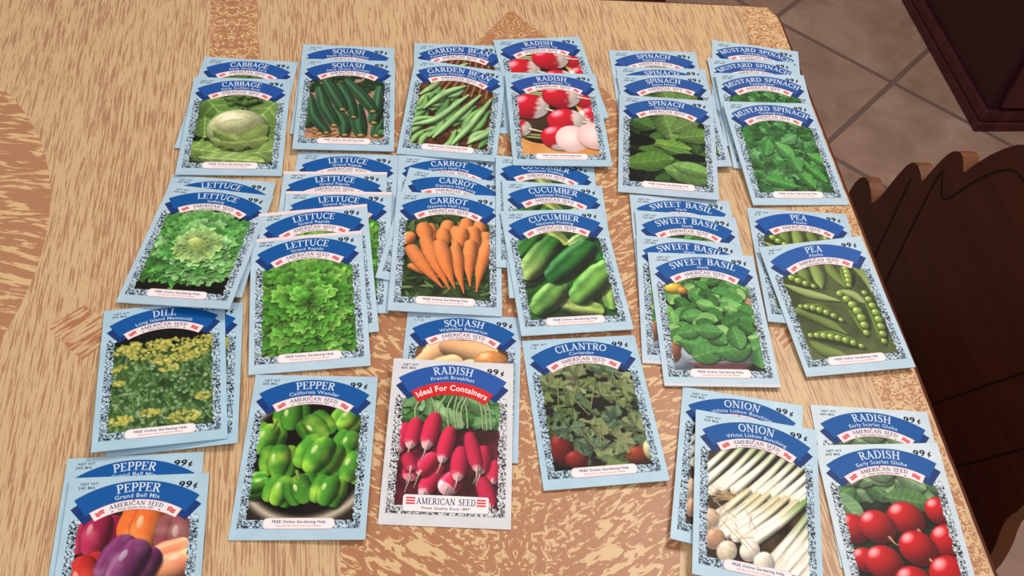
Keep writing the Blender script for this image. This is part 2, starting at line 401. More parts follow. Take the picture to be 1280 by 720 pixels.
def art_sparkler():
    a = Art((.93, .66, .34), 11, c2=(.85, .50, .22), sc=3)
    a.ball(.2, .5, .6, .45, 0, (.20, .12, .08), spec=0, sh=0); a.ball(.3, .8, .35, .3, 0, (.25, .18, .10), spec=0, sh=0)
    for y in (.06, .1, .14): a.worm([(.0, y), (.45, y + .06)], .018, (.72, .74, .48), spec=.1)
    for y in (.92, .97): a.worm([(.05, y), (.42, y + .05)], .022, (.62, .60, .34), spec=.1)
    red, wh = (.84, .06, .14), (.98, .90, .86)
    def rad(cx, cy, r, ang, tail, c=red):
        ca, sa = math.cos(math.radians(ang)), math.sin(math.radians(ang))
        r *= 1.10
        f = lambda x, y: np.clip((x * ca + y * sa - .25 + .35 * (fbm(AX * 22, AY * 22, 4, 2) - .5)) * 4, 0, 1)
        a.ball(cx, cy, r, r * .96, 0, c, wh, f, spec=.9, amb=.72, sh=.03)
        if tail: a.worm([(cx + ca * r * .9, cy + sa * r * .9), (cx + ca * (r + tail * .5), cy + sa * (r + tail * .5) + .02), (cx + ca * (r + tail), cy + sa * (r + tail))], [.022, .010, .003], (.96, .84, .76), spec=.1)
    rad(.95, .22, .18, 20, 0); rad(.98, .55, .17, 150, 0, (.86, .06, .14)); rad(.16, .38, .235, 15, .5); rad(.60, .16, .235, 5, .3)
    rad(.62, .66, .23, 5, .25); rad(-.02, .80, .16, 10, .3); rad(.50, .98, .22, 60, 0)
    a.ball(.66, 1.0, .21, .25, 8, (.95, .76, .74), (1, .90, .88), lambda x, y: np.clip(1 - np.hypot(x, y), 0, 1), spec=0, amb=.93, sh=.0)
    a.ball(.97, .94, .24, .25, 0, (.93, .68, .68), (.98, .84, .82), lambda x, y: np.clip(1.2 - np.hypot(x, y), 0, 1), spec=0, amb=.93, sh=.03)
    return a
def leafy(seed, bg, bg2, n, L, wr, cols, vein, ruf=.2, y0=-.05, y1=1.3, k=.6, ribs=6, glow=False):
    a = Art(bg, seed, c2=bg2, sc=8); r = a.r
    for i in range(n):
        l = G(r, L * .7, L * 1.25); a.leaf(G(r, -.05, 1.05), y0 + (y1 - y0) * (i + r.random()) / n, l, l * G(r, wr * .8, wr * 1.15), G(r, 0, 360), r.choice(cols), vein=vein, ruf=ruf, k=k, ribs=ribs)
    return a
def art_spinach():
    a = leafy(14, (.10, .16, .06), (.01, .02, .01), 34, .34, .30, [(.20, .36, .13), (.26, .43, .16), (.13, .24, .09)], .14, .15)
    for q in ((.5, .18, .62, .17, 78, (.40, .56, .24)), (.78, .16, .5, .13, 140, (.40, .55, .25)), (.12, .18, .45, .15, 30, (.24, .40, .15)), (.85, .40, .5, .14, -14, (.36, .52, .20)), (.5, .60, .55, .10, 8, (.42, .60, .20)), (.62, .72, .5, .09, 20, (.32, .50, .18))):
        a.leaf(*q, vein=.25, ruf=.12, k=.75)
    a.ball(.13, .55, .22, .10, 0, (.02, .03, .02), spec=0, sh=0); a.ball(.80, .80, .24, .07, 0, (.02, .04, .02), spec=0, sh=0); a.ball(.1, .78, .14, .05, 0, (.02, .03, .02), spec=0, sh=0)
    a.leaf(.22, .93, .66, .17, -14, (.33, .52, .17), vein=.2, ruf=.1, k=.8); a.leaf(.74, 1.08, .68, .19, 10, (.42, .62, .27), vein=.25, ruf=.05, k=.85, ribs=6)
    a.leaf(.78, 1.0, .55, .12, 14, (.46, .66, .30), vein=.2, k=.3)
    return a
def art_mustard():
    a = leafy(17, (.12, .34, .12), (.05, .18, .06), 90, .25, .34, [(.20, .50, .19), (.26, .58, .24), (.16, .43, .16), (.33, .60, .30)], .16, .5, k=.5)
    for i in range(60):
        t = G(a.r, 0, 6.28); frill(a, G(a.r, .0, 1), .02 + 1.2 * i / 60, G(a.r, .07, .13), t, a.r.choice([(.26, .56, .24), (.34, .64, .32), (.22, .50, .20), (.38, .66, .38)]), .5)
    for q in ((.5, .55, .34, .11, 60, (.34, .66, .30)), (.3, .5, .3, .10, 110, (.28, .60, .25)), (.80, .92, .44, .09, 55, (.25, .56, .21)), (.66, 1.02, .4, .09, 62, (.28, .60, .24)), (.3, 1.12, .42, .10, 20, (.26, .58, .22)), (.65, .35, .28, .09, 150, (.36, .64, .36)), (.6, .78, .3, .09, 80, (.30, .61, .26)), (.9, .7, .3, .08, 40, (.3, .6, .26))):
        a.leaf(*q, vein=.25, ruf=.3, k=.55)
    return a
def frill(a, x, y, r, t, c, dk=.45):
    """a frilly leaf lobe opening towards angle t: dark at its root, bright ragged rim"""
    X, Y = AX - x, AY - y; d0 = np.hypot(X, Y); th = np.arctan2(Y, X)
    rr = r * (1 + .16 * np.sin(th * 7 + x * 40) + .5 * (fbm(AX * 34 + x * 3, AY * 34, a.k + 3, 2) - .5))
    d = d0 - rr; al = X * math.cos(t) + Y * math.sin(t)
    g = np.clip(.5 + al / (2 * r), 0, 1)
    rim = np.clip(1 - np.abs(d0 / rr - .86) * 5, 0, 1)
    vein = np.clip(1 - np.abs(-X * math.sin(t) + Y * math.cos(t)) / (PX * 1.2), 0, 1) * .12
    sh = dk + (1.02 - dk) * g + .13 * rim + vein + .5 * (fbm(AX * 24, AY * 24, a.k + 5, 2) - .5)
    a.fin(d, np.ones(AX.shape + (3,)) * np.array(c), np.clip(sh, .2, 1.3), .018, .45)
def ruffle(a, cx, cy, R, n, cols, squash=.9, inner=.1, size=.24):
    r = a.r
    for ring in range(n):
        f = 1 - ring / n; rr = R * (inner + (1 - inner) * f); m = int(6 + 13 * f)
        for j in range(m):
            t = 2 * math.pi * (j + r.random() * .8) / m
            x, y = cx + rr * math.cos(t), cy + rr * math.sin(t) * squash
            c = np.array(r.choice(cols)) * (1.14 - .26 * f)
            frill(a, x, y, R * size * (.55 + .5 * f) * G(r, .8, 1.2), t + G(r, -.5, .5), np.clip(c, 0, 1))
def art_iceberg():
    a = Art((.10, .09, .06), 21, c2=(.05, .05, .04), sc=8)
    for i in range(14): a.leaf(G(a.r, 0, .5), G(a.r, .05, .35), .25, .08, G(a.r, 0, 360), (.16, .42, .12), ruf=.5)
    ruffle(a, .52, .62, .52, 5, [(.40, .72, .32), (.32, .64, .26), (.50, .78, .40), (.56, .82, .48)], .86, .3, .30)
    for i in range(9): frill(a, G(a.r, 0, .24), G(a.r, .88, 1.15), .10, G(a.r, 0, 6), (.36, .70, .28))
    a.ball(.50, .60, .24, .23, 0, (.50, .72, .30), (.72, .82, .46), lambda x, y: np.clip(.9 - np.hypot(x, y), 0, 1), spec=.1, amb=.62, tex=.3, sh=.03)
    for i in range(9):
        t = i * .7; frill(a, .5 + .20 * math.cos(t), .6 + .19 * math.sin(t), .085, t, (.66, .84, .46), .7)
    a.ball(.47, .56, .10, .08, 20, (.74, .82, .44), spec=.1, amb=.8, sh=.0, tex=.3)
    return a
def art_rapids():
    a = Art((.50, .30, .20), 23, c2=(.34, .19, .12), sc=12)
    ruffle(a, .5, .66, .62, 8, [(.36, .68, .20), (.42, .74, .24), (.31, .62, .17), (.50, .80, .28)], 1.08, .03, .20)
    return a
def art_carrot():
    a = Art((.22, .32, .14), 27, c2=(.08, .14, .06), sc=10); r = a.r
    for i in range(60): a.leaf(G(r, -.05, 1.05), r.choice([G(r, -.05, .3), G(r, .9, 1.3)]), .15, .022, G(r, 0, 360), r.choice([(.34, .46, .22), (.42, .52, .28), (.2, .32, .13)]), sh=.01, vein=.1)
    o1, o2 = (1.0, .56, .28), (.97, .46, .18)
    for p0, p2, w in (((.06, .40), (.02, .52), .09), ((.10, .85), (.48, 1.02), .05), ((.30, .25), (.34, .5), .085), ((.50, .19), (.5, .5), .09), ((.60, .26), (.6, .6), .07), ((.72, .14), (.74, .5), .09), ((.88, .13), (.88, .5), .08), ((.95, .34), (.90, .8), .085), ((.80, .27), (.84, .9), .095),
                      ((.66, .30), (.66, .55), .10), ((.45, .32), (.50, .6), .09), ((.22, .25), (.3, .5), .10), ((.60, .5), (.62, .9), .06),
                      ((.97, .46), (.84, 1.18), .085), ((.77, .48), (.77, 1.10), .088), ((.60, .56), (.70, 1.20), .080), ((.10, .60), (.46, 1.14), .098), ((.26, .46), (.54, 1.16), .10), ((.42, .50), (.60, 1.14), .10)):
        m = ((p0[0] + p2[0]) / 2 - .015, (p0[1] + p2[1]) / 2)
        a.worm([p0, m, p2], [w * .85, w, w * .86, w * .62, w * .3, .008], o1, o2, amb=.5, spec=.5, sh=.022, k=.55, tex=.12)
    return a
def art_cucumber():
    a = Art((.20, .42, .14), 29, c2=(.08, .22, .06), sc=5)
    g1, g2 = (.16, .44, .14), (.66, .76, .38)
    sw = lambda T: np.clip(fbm(AX * 5, AY * 5, 41, 2) * 1.6 - .5, 0, 1)
    for p, w, c, c2 in ((((.05, .3), (.22, .1)), .12, (.20, .50, .16), g1), (((.40, .02), (.55, .18)), .09, (.62, .72, .30), (.72, .78, .42)), (((.66, .22), (.9, .08)), .08, (.66, .78, .44), g1), (((.0, .7), (.2, .55)), .16, (.18, .44, .12), g2), (((.9, .34), (1.0, .5)), .12, g1, g1),
                        (((.08, .62), (.4, .22)), .155, (.62, .76, .38), g1), (((.45, 1.12), (.75, 1.20)), .12, (.60, .74, .32), g2), (((.14, 1.12), (.38, .88)), .15, (.34, .58, .22), g2), (((1.0, .82), (.95, 1.12)), .11, (.44, .66, .24), g2),
                        (((.62, .98), (1.0, .62)), .17, (.42, .66, .24), (.20, .48, .14)), (((.38, .68), (.80, .30)), .16, (.10, .38, .13), (.18, .48, .16))):
        a.worm(p, [w * .8, w, w * 1.02, w, w * .8], c, c2, sw if c2 != g1 else None, amb=.34, spec=.5, sh=.04, k=.65, stripes=5, tex=.15)
    return a
def art_basil():
    a = Art((.16, .25, .10), 31, c2=(.05, .09, .03), sc=8); r = a.r
    pass
    a.ball(.96, .4, .1, .5, 0, (.86, .64, .50), spec=0, sh=0); a.ball(.05, 1.15, .2, .2, 0, (.70, .78, .88), spec=0, sh=0); a.ball(.02, 1.0, .1, .2, 0, (.80, .48, .34), spec=0, sh=0)
    a.ball(.52, 1.08, .42, .22, 0, (.75, .80, .88), (.86, .45, .50), lambda x, y: (y > .55) * 1., spec=0, sh=0)
    cols = [(.33, .62, .27), (.24, .53, .20), (.44, .72, .34), (.18, .43, .15), (.54, .76, .40)]
    for i in range(90):
        y = .05 + 1.05 * (i + r.random()) / 90; x = G(r, -.02, 1.02)
        if y > 1.0 and (x < .15 or x > .85): continue
        l = G(r, .15, .26); a.leaf(x, y, l, l * .36, G(r, -40, 220), r.choice(cols), vein=.2, k=.6, sh=.02, ribs=4, amb=.72)
    a.ball(.13, .20, .12, .075, 0, (.98, .80, .22), spec=.2, sh=.01); a.ball(.22, .23, .06, .05, 0, (.93, .62, .2), spec=.2, sh=0)
    for q in ((.25, .95, .34, .15, 10), (.36, 1.08, .36, .14, -20), (.66, 1.02, .40, .16, -12), (.5, .84, .28, .11, 40), (.74, .84, .3, .11, 80), (.96, 1.12, .24, .10, 90), (.2, .8, .26, .09, -10), (.42, .78, .3, .10, 5)):
        a.leaf(*q, (.30, .58, .26), vein=.22, k=.7, ribs=5)
    return a
def art_pea():
    a = Art((.36, .40, .20), 33, c2=(.22, .26, .10), sc=3); g = (.50, .62, .24); lt = (.66, .76, .36)
    def pod(p, w, c=g): a.worm(p, [.008, w * .8, w, w * .8, .01], c, amb=.5, spec=.25, sh=.025, k=.6)
    def peas(p, n, r=.036, t0=.05, t1=.95):
        P = np.array(p, float)
        for i in range(n):
            t = t0 + (t1 - t0) * i / (n - 1); q = (1 - t) ** 2 * P[0] + 2 * t * (1 - t) * P[1] + t * t * P[2]
            s_ = .75 + .35 * math.sin(math.pi * t)
            a.ball(q[0], q[1], r * s_, r * s_, 0, (.62, .74, .28), spec=.6, amb=.5, sh=.015, k=.6)
    for p, w in ((((.25, -.02), (.28, .12), (.27, .30)), .075), (((.42, -.02), (.44, .15), (.42, .36)), .08), (((.60, .0), (.62, .15), (.70, .38)), .07), (((.85, .0), (1.0, .3), (1.02, .6)), .07), (((.0, .25), (.25, .42), (.56, .56)), .06),
                 (((.6, .42), (.75, .5), (.85, .62)), .06), (((.05, 1.05), (.2, 1.2), (.4, 1.28)), .08), (((.0, .62), (.2, .7), (.5, 1.0)), .09)):
        pod(p, w, a.r.choice([(.54, .64, .30), (.62, .70, .38), (.46, .56, .24)]))
    for p, n, r in ((((.02, .06), (.12, .2), (.36, .34)), 6, .042), (((.78, .06), (.80, .2), (.74, .38)), 6, .042), (((.08, .58), (.3, .6), (.52, .84)), 7, .038), (((.06, .98), (.35, .98), (.64, 1.20)), 8, .042), (((.58, .44), (.80, .7), (.72, 1.05)), 7, .052), (((.88, .45), (.98, .8), (.88, 1.18)), 8, .045), (((1.02, .45), (1.12, .8), (1.06, 1.2)), 9, .045)):
        P0, P1, P2 = p; q1 = tuple(.25 * P0[i] + .5 * P1[i] + .25 * P2[i] for i in (0, 1))
        pod((P0, q1, P2), r * 2.0, (.42, .56, .18)); pod((P0, q1, P2), r * 1.45, (.30, .42, .12)); peas(p, n, r)
    return a
def art_dill():
    a = Art((.24, .38, .16), 37, c2=(.13, .24, .10), sc=12); r = a.r
    a.ball(.5, .0, .75, .26, 0, (.06, .07, .06), spec=0, sh=0)
    for i in range(700):
        x, y = G(r, 0, 1), G(r, .42, 1.28); t = G(r, -2.4, -.7); l = G(r, .05, .16)
        a_ = np.array(r.choice([(.38, .55, .28), (.50, .66, .42), (.20, .34, .13), (.60, .72, .52), (.30, .47, .18)]))
        if i % 2: thin(a, x, y, x + math.cos(t) * l, y + math.sin(t) * l, a_)
        else: dab(a, x, y, .018, a_)
    for cx, cy, R in ((.12, .28, .10), (.33, .34, .15), (.62, .25, .17), (.85, .33, .16), (.5, .45, .10), (.18, .22, .09), (.72, .42, .12), (.05, .5, .08), (.12, 1.16, .10), (.4, 1.10, .08), (.72, 1.18, .13), (.9, .95, .07), (.08, .70, .05), (.56, .56, .08), (.92, .22, .1), (.45, .22, .1)):
        for i in range(int(520 * R)):
            t = G(r, 0, 6.28); q = R * math.sqrt(r.random()); dab(a, cx + q * math.cos(t) * 1.25, cy + q * math.sin(t) * .55, .015, np.array(r.choice([(.80, .76, .28), (.70, .68, .28), (.54, .56, .20), (.88, .84, .42)])))
    return a
def dab(a, x, y, s, c):
    d = np.hypot(AX - x, AY - y) - s; a.put(np.clip(.5 - d / PX, 0, 1) * .85, c)
def thin(a, x0, y0, x1, y1, c):
    dx, dy = x1 - x0, y1 - y0; q = np.clip(((AX - x0) * dx + (AY - y0) * dy) / (dx * dx + dy * dy + 1e-9), 0, 1)
    d = np.hypot(AX - x0 - dx * q, AY - y0 - dy * q) - .004; a.put(np.clip(.5 - d / PX, 0, 1) * .8, c)
def bell(a, x, y, r, ang, c, c2, amb=.38, spec=.7, stem=True):
    t = math.radians(ang); ux, uy = math.sin(t), -math.cos(t); vx, vy = math.cos(t), math.sin(t)
    for o, q, sh in ((-.48, .50, .03), (.48, .50, .03), (0, .56, .012)):
        cx, cy = x + vx * o * r, y + vy * o * r; L = .42 * r
        a.worm([(cx + ux * L, cy + uy * L), (cx, cy), (cx - ux * L, cy - uy * L)], [q * r * .92, q * r * 1.03, q * r * .80], c, c2,
               lambda T: np.clip(fbm(AX * 8, AY * 8, 9, 2) * 2.2 - .9, 0, 1), amb=amb, spec=spec, sh=sh, k=.6)
    a.ball(x - vx * .30 * r + ux * .2 * r, y - vy * .3 * r + uy * .2 * r, .10 * r, .22 * r, ang, tuple(np.minimum(np.array(c2) * .6 + .38, 1)), spec=0, amb=.95, sh=0)
    if stem: a.worm([(x + ux * r * .7, y + uy * r * .7), (x + ux * r * 1.12, y + uy * r * 1.12)], .018, (.52, .68, .24), spec=.2)
def art_mix():
    a = Art((.30, .12, .10), 41, c2=(.10, .05, .06), sc=4)
    a.ball(.8, .1, .4, .2, 30, (.62, .42, .40), spec=0, sh=0)
    P = [(.5, .30, .14, .2, 20, (.80, .50, .30)), (.18, .26, .24, .26, 10, (.66, .08, .25)), (.62, .22, .30, .22, 10, (.94, .40, .14)), (.95, .32, .12, .3, 0, (.55, .25, .28)), (.14, .66, .26, .22, -20, (.86, .14, .12)),
         (.05, .98, .2, .22, 0, (.84, .12, .12)), (.86, .62, .30, .26, 70, (.92, .52, .36)), (.48, .56, .30, .27, 30, (.44, .15, .36)), (.9, 1.0, .26, .24, 20, (.86, .24, .42)), (.42, 1.05, .3, .24, 0, (.93, .48, .14)), (.72, 1.22, .2, .14, 0, (.6, .1, .3))]
    for x, y, rx, ry, an, c in P: bell(a, x, y, max(rx, ry) * .92, an, c, tuple(np.clip(np.array(c) + [.10, .16, .10], 0, 1)), .42, .6, False)
    return a
def art_pepper():
    a = Art((.07, .06, .05), 43, c2=(.03, .02, .02), sc=5)
    R = np.hypot((AX - .5) / .62, (AY - .62) / .66)
    a.put(np.clip((R - .93) * 14, 0, 1), np.array((.42, .36, .30))); a.put(np.clip((R - .99) * 16, 0, 1), np.array((.80, .76, .66))); a.put(np.clip((R - 1.05) * 16, 0, 1), np.array((.52, .45, .38)))
    a.put(np.clip((R - 1.1) * 16, 0, 1), np.array((.16, .12, .10)))
    P = [(.30, .17, .19, .17, 0), (.86, .20, .17, .18, 10), (.56, .30, .19, .17, -10), (.89, .49, .17, .15, 5), (.08, .44, .20, .16, 20), (.94, .74, .16, .20, 0), (.24, .68, .20, .19, 30), (.05, .94, .15, .13, 60), (.61, .62, .24, .19, 25), (.30, 1.0, .18, .16, 0), (.49, .98, .18, .16, 10), (.74, 1.0, .18, .16, 0)]
    for i, (x, y, rx, ry, an) in enumerate(P): bell(a, x, y, max(rx, ry) * 1.0, an + (0, 20, -30, 15)[i % 4], (.27, .58, .14), (.64, .84, .22), .36, .8, i % 3 == 1)
    return a
def art_butternut():
    a = Art((.50, .32, .18), 47, c2=(.3, .18, .1), sc=5)
    P = [((.1, .35), (.3, .12), .13), ((.35, .12), (.75, .2), .13), ((.05, .5), (.4, .36), .12), ((.25, .6), (.6, .42), .13), ((.9, .9), (.5, 1.1), .15), ((.05, 1.1), (.4, .9), .15), ((.6, .7), (1, .6), .13)]
    for p0, p1, w in P: a.worm([p0, p1], [w * .8, w * .85, w * 1.15, w * 1.1], (.90, .66, .44), (.94, .72, .50), amb=.55, spec=.3, sh=.03, k=.5, tex=.08)
    a.ball(.82, .32, .19, .17, 0, (.90, .56, .28), spec=.4, amb=.6, tex=.2); a.ball(.84, .33, .03, .03, 0, (.55, .32, .16), spec=0, sh=0)
    return a
def art_breakfast():
    a = Art((.46, .10, .18), 53, c2=(.20, .06, .08), sc=7); r = a.r
    for i in range(70): a.leaf(G(r, -.05, 1.05), G(r, -.02, .42), .24, .09, G(r, 0, 360), r.choice([(.44, .66, .38), (.34, .58, .30), (.55, .74, .48), (.24, .46, .2)]), ruf=.35, k=.45, vein=.14)
    for i in range(11): x = G(r, .1, .9); a.worm([(x + G(r, -.08, .08), .1), (x, .25), (x + .02, .45)], .008, (.68, .80, .54), spec=.1, sh=.01)
    red, wh = (.86, .12, .28), (.97, .84, .84)
    def rd(p0, p2, w, tip=.25):
        m = ((p0[0] + p2[0]) / 2, (p0[1] + p2[1]) / 2)
        a.worm([p0, m, p2], [w * .75, w, w, w * .95, w * .55], red, wh, lambda T: np.clip((T - (1 - tip)) / .12, 0, 1) * .75, amb=.48, spec=.9, sh=.028, k=.6)
        dx, dy = p2[0] - p0[0], p2[1] - p0[1]; a.worm([p2, (p2[0] + dx * .15 - .01, p2[1] + dy * .15 + .04), (p2[0] + dx * .15 - .04, p2[1] + .17)], [.014, .006, .003], (.94, .76, .70), sh=.008, spec=0)
    for q in (((.06, .48), (.0, .72), .085), ((.16, .86), (.14, 1.0), .09, .3), ((.96, .85), (.94, 1.0), .08), ((.40, .92), (.28, 1.16), .09), ((.84, 1.02), (.92, 1.25), .085, .05), ((.34, .80), (.24, .94), .09, .1), ((.56, 1.02), (.5, 1.1), .11, .5),
              ((.16, .42), (.12, .66), .085), ((.34, .36), (.28, .66), .09), ((.50, .50), (.44, .80), .082, .2), ((.62, .72), (.60, .98), .088, .25), ((.84, .70), (.82, .90), .085, .2), ((.70, .55), (.78, .88), .075, .15), ((.10, .8), (.14, .9), .07)): rd(*q)
    return a
def art_cilantro():
    a = leafy(57, (.14, .12, .08), (.04, .03, .02), 60, .26, .3, [(.42, .50, .26), (.52, .58, .34), (.26, .34, .16), (.60, .64, .42), (.32, .42, .28)], .18, .9, k=.6, ribs=5)
    a.ball(.12, 1.05, .12, .2, 0, (.52, .10, .08), spec=.2, sh=0); a.ball(.25, 1.18, .12, .1, 0, (.58, .12, .10), spec=.2, sh=0); a.ball(.88, 1.18, .14, .1, 0, (.62, .20, .10), spec=.2, sh=0); a.ball(1.0, 1.14, .07, .12, 0, (.86, .80, .60), spec=.2, sh=0)
    r = a.r
    for cx, cy in ((.1, .3), (.42, .2), (.72, .12), (.3, .55), (.62, .45), (.85, .38), (.5, .8), (.22, .8), (.75, .72), (.45, 1.05), (.7, 1.0), (.92, .85)):
        c = r.choice([(.48, .54, .32), (.40, .50, .28), (.52, .56, .36), (.36, .48, .34)])
        t0 = G(r, 0, 360)
        for j in range(5): t = math.radians(t0 + j * 45); a.leaf(cx + .08 * math.cos(t), cy + .08 * math.sin(t), .17, .055, math.degrees(t), c, ruf=.8, k=.4, vein=.16, ribs=3)
    for i in range(9): x, y = G(r, .1, .8), G(r, .1, .9); a.worm([(x, y), (x + G(r, -.1, .2), y + .26)], .006, (.62, .64, .36), spec=0, sh=.01)
    return a
def art_onion():
    a = Art((.30, .22, .14), 61, c2=(.12, .08, .05), sc=8); r = a.r
    for i in range(15):
        x = -.2 + i * .115; y0 = 1.3 if i > 4 else 1.05
        xb, yb = x + .02, G(r, .50, .62); xt, yt = x + .55, -.12
        a.worm([(xb, yb), ((xb + xt) / 2, (yb + yt) / 2 + .02), (xt, yt)], [.052, .042, .032, .030, .032], (.97, .95, .86), (.32, .52, .18), lambda T: np.clip(T * 1.6 - .75, 0, 1), amb=.6, spec=.3, sh=.02, k=.6, stripes=3)
    for i in range(40): thin(a, G(r, .0, .45), G(r, .52, .68), G(r, .0, .5), G(r, .55, .75), np.array((.80, .66, .44)))
    for i in range(14):
        x = .05 + i * .095; xb, yb = x - .14, 1.02 + .02 * (i % 3) + (0.25 if i > 6 else .0) ; xt, yt = x + .36, .52 + .02 * (i % 2)
        a.worm([(xb, yb), ((xb + xt) / 2, (yb + yt) / 2 + .02), (xt, yt)], [.055, .048, .036, .03], (.97, .93, .84), (.44, .60, .26) if i > 5 else (.86, .80, .58), lambda T: np.clip(T * 1.8 - .85, 0, 1), amb=.62, spec=.3, sh=.02, k=.6, stripes=3)
    for x, y, c in ((.02, .9, (.90, .74, .60)), (.08, 1.1, (.84, .62, .48)), (.2, 1.2, (.94, .86, .74)), (.42, 1.15, (.96, .92, .84)), (.55, 1.24, (.97, .94, .86))):
        a.ball(x, y, .09, .12, 30, c, spec=.2, amb=.7, tex=.25, sh=.02)
    for i in range(50): thin(a, G(r, -.02, .5), G(r, .66, 1.2), G(r, -.02, .5), G(r, .66, 1.2), np.array(r.choice([(.72, .56, .38), (.95, .88, .76)]))) if i % 3 == 0 else None
    return a
def art_scarlet():
    a = Art((.12, .20, .08), 67, c2=(.05, .08, .04), sc=6); r = a.r
    for i in range(26): a.leaf(G(r, -.05, 1.05), G(r, -.02, .36), .32, .12, G(r, -60, 60), r.choice([(.42, .58, .38), (.34, .52, .30), (.50, .64, .44), (.24, .42, .2)]), ruf=.12, k=.55, vein=.2, ribs=4)
    a.leaf(.64, .30, .42, .14, 10, (.32, .50, .27), k=.7); a.leaf(.05, .36, .4, .12, 60, (.44, .60, .40), k=.6)
    red = (.83, .06, .09)
    for x, y, R, tail in ((.06, .60, .16, 0), (.96, .42, .155, 1), (.60, .50, .185, 1), (.30, .58, .18, 1), (.10, .92, .13, 0), (.97, .74, .19, 1), (.64, .80, .185, 1), (.28, .95, .185, 1), (.9, 1.08, .22, 1), (.52, 1.16, .19, 1), (.2, 1.28, .17, 1)):
        a.ball(x, y, R, R * .97, 0, red, (.68, .03, .06), lambda X, Y: np.clip(Y, 0, 1) * .8, spec=.95, amb=.48, sh=.03, k=.6)
        if tail: a.worm([(x + R * .5, y + R * .62), (x + R * .75, y + R * 1.0), (x + R * 1.1, y + R * 1.1)], [.014, .006, .002], (.92, .66, .50), sh=.005, spec=0)
    return a
# ------------------------------------------------------------------ what is printed on a packet (packet units: u 0..1 across, v 0..ASP down)
CX, CY = .5, .809
def arc_uv(r, phi): return CX + r * np.sin(phi), CY - r * np.cos(phi)
class Ink:
    """flat printed shapes gathered into one mesh"""
    def __init__(s): s.V, s.F, s.C, s.Z, s.n = [], [], [], [], 0
    def add(s, V, F, c, z):
        V = np.asarray(V, float); s.V.append(V); s.F += [tuple(i + s.n for i in f) for f in F]; s.n += len(V)
        c = np.asarray(c, float); s.C.append(np.tile(c, (len(V), 1)) if c.ndim == 1 else c); s.Z.append(np.full(len(V), float(z)))
    def arcband(s, r0, r1, p0, p1, c, z, n=28, m=3, wave=0):
        P = np.radians(np.linspace(p0, p1, n)); R = np.linspace(r0, r1, m); V = []
        for r in R:
            rr = r + wave * np.sin(np.linspace(0, 2 * math.pi, n)); u, v = arc_uv(rr, P); V.append(np.stack([u, v], 1))
        F = [(j * n + i, (j + 1) * n + i, (j + 1) * n + i + 1, j * n + i + 1) for j in range(m - 1) for i in range(n - 1)]
        s.add(np.concatenate(V), F, c, z)
    def rect(s, u0, u1, v0, v1, c, z, nx=8, ny=2):
        U, V = np.meshgrid(np.linspace(u0, u1, nx), np.linspace(v0, v1, ny))
        s.add(np.stack([U.ravel(), V.ravel()], 1), [(j * nx + i, (j + 1) * nx + i, (j + 1) * nx + i + 1, j * nx + i + 1) for j in range(ny - 1) for i in range(nx - 1)], c, z)
    def pill(s, u0, u1, v0, v1, r, c, z):
        u = np.unique(np.concatenate([np.linspace(u0, u0 + r, 7), np.linspace(u0 + r, u1 - r, 12), np.linspace(u1 - r, u1, 7)]))
        e = np.maximum(np.maximum(u0 + r - u, u - u1 + r), 0); h = (v1 - v0) / 2 - r + np.sqrt(np.maximum(r * r - e * e, 0)); m = (v0 + v1) / 2; n = len(u)
        s.add(np.concatenate([np.stack([u, m - h], 1), np.stack([u, m + h], 1)]), [(i, n + i, n + i + 1, i + 1) for i in range(n - 1)], c, z)
    def arctext(s, t, base, h, c, z, sx=1.0, maxw=.86, phi0=0.0):
        V, F, w = t; k = h * sx
        if w * k > maxw: k = maxw / w
        phi = (V[:, 0] * k - w * k / 2) / (base + h * .45) + math.radians(phi0); u, v = arc_uv(base + V[:, 1] * h, phi)
        s.add(np.stack([u, v], 1), F, c, z)
    def flattext(s, t, u, v, h, c, z, sx=1.0, centre=False, maxw=None, slant=0):
        V, F, w = t; k = h * sx
        if maxw and w * k > maxw: k = maxw / w
        x = u + V[:, 0] * k - (w * k / 2 if centre else 0) + slant * V[:, 1] * h
        s.add(np.stack([x, v - V[:, 1] * h], 1), F, c, z)

photo_mask = lambda u, v: (u > .085) & (u < .915) & (v < 1.30) & (v > CY - np.sqrt(np.maximum(.600 ** 2 - (u - .5) ** 2, 0)))
def raster(kind, C, mask, z):
    cu, cv = (gu[:-1] + gu[1:]) / 2, (gv[:-1] + gv[1:]) / 2; MU, MV = np.meshgrid(cu, cv); m = mask(MU, MV)
    j, i = np.nonzero(m); a = j * RW + i; q = np.stack([a, a + RW, a + RW + 1, a + 1], 1)
    used, inv = np.unique(q, return_inverse=True); inv = inv.reshape(q.shape)
    k = Ink(); k.V = [np.stack([GU.ravel()[used], GV.ravel()[used]], 1)]; k.C = [np.clip(C.reshape(-1, 3)[used], 0, 1)]
    k.Z = [np.full(len(used), float(z))]; k.F = [tuple(int(e) for e in f) for f in inv]; return k
rb = np.random.RandomState(5)
_n1 = fbm(GU * 78, GV * 74, 71, 2); _n2 = rb.rand(RH, RW)
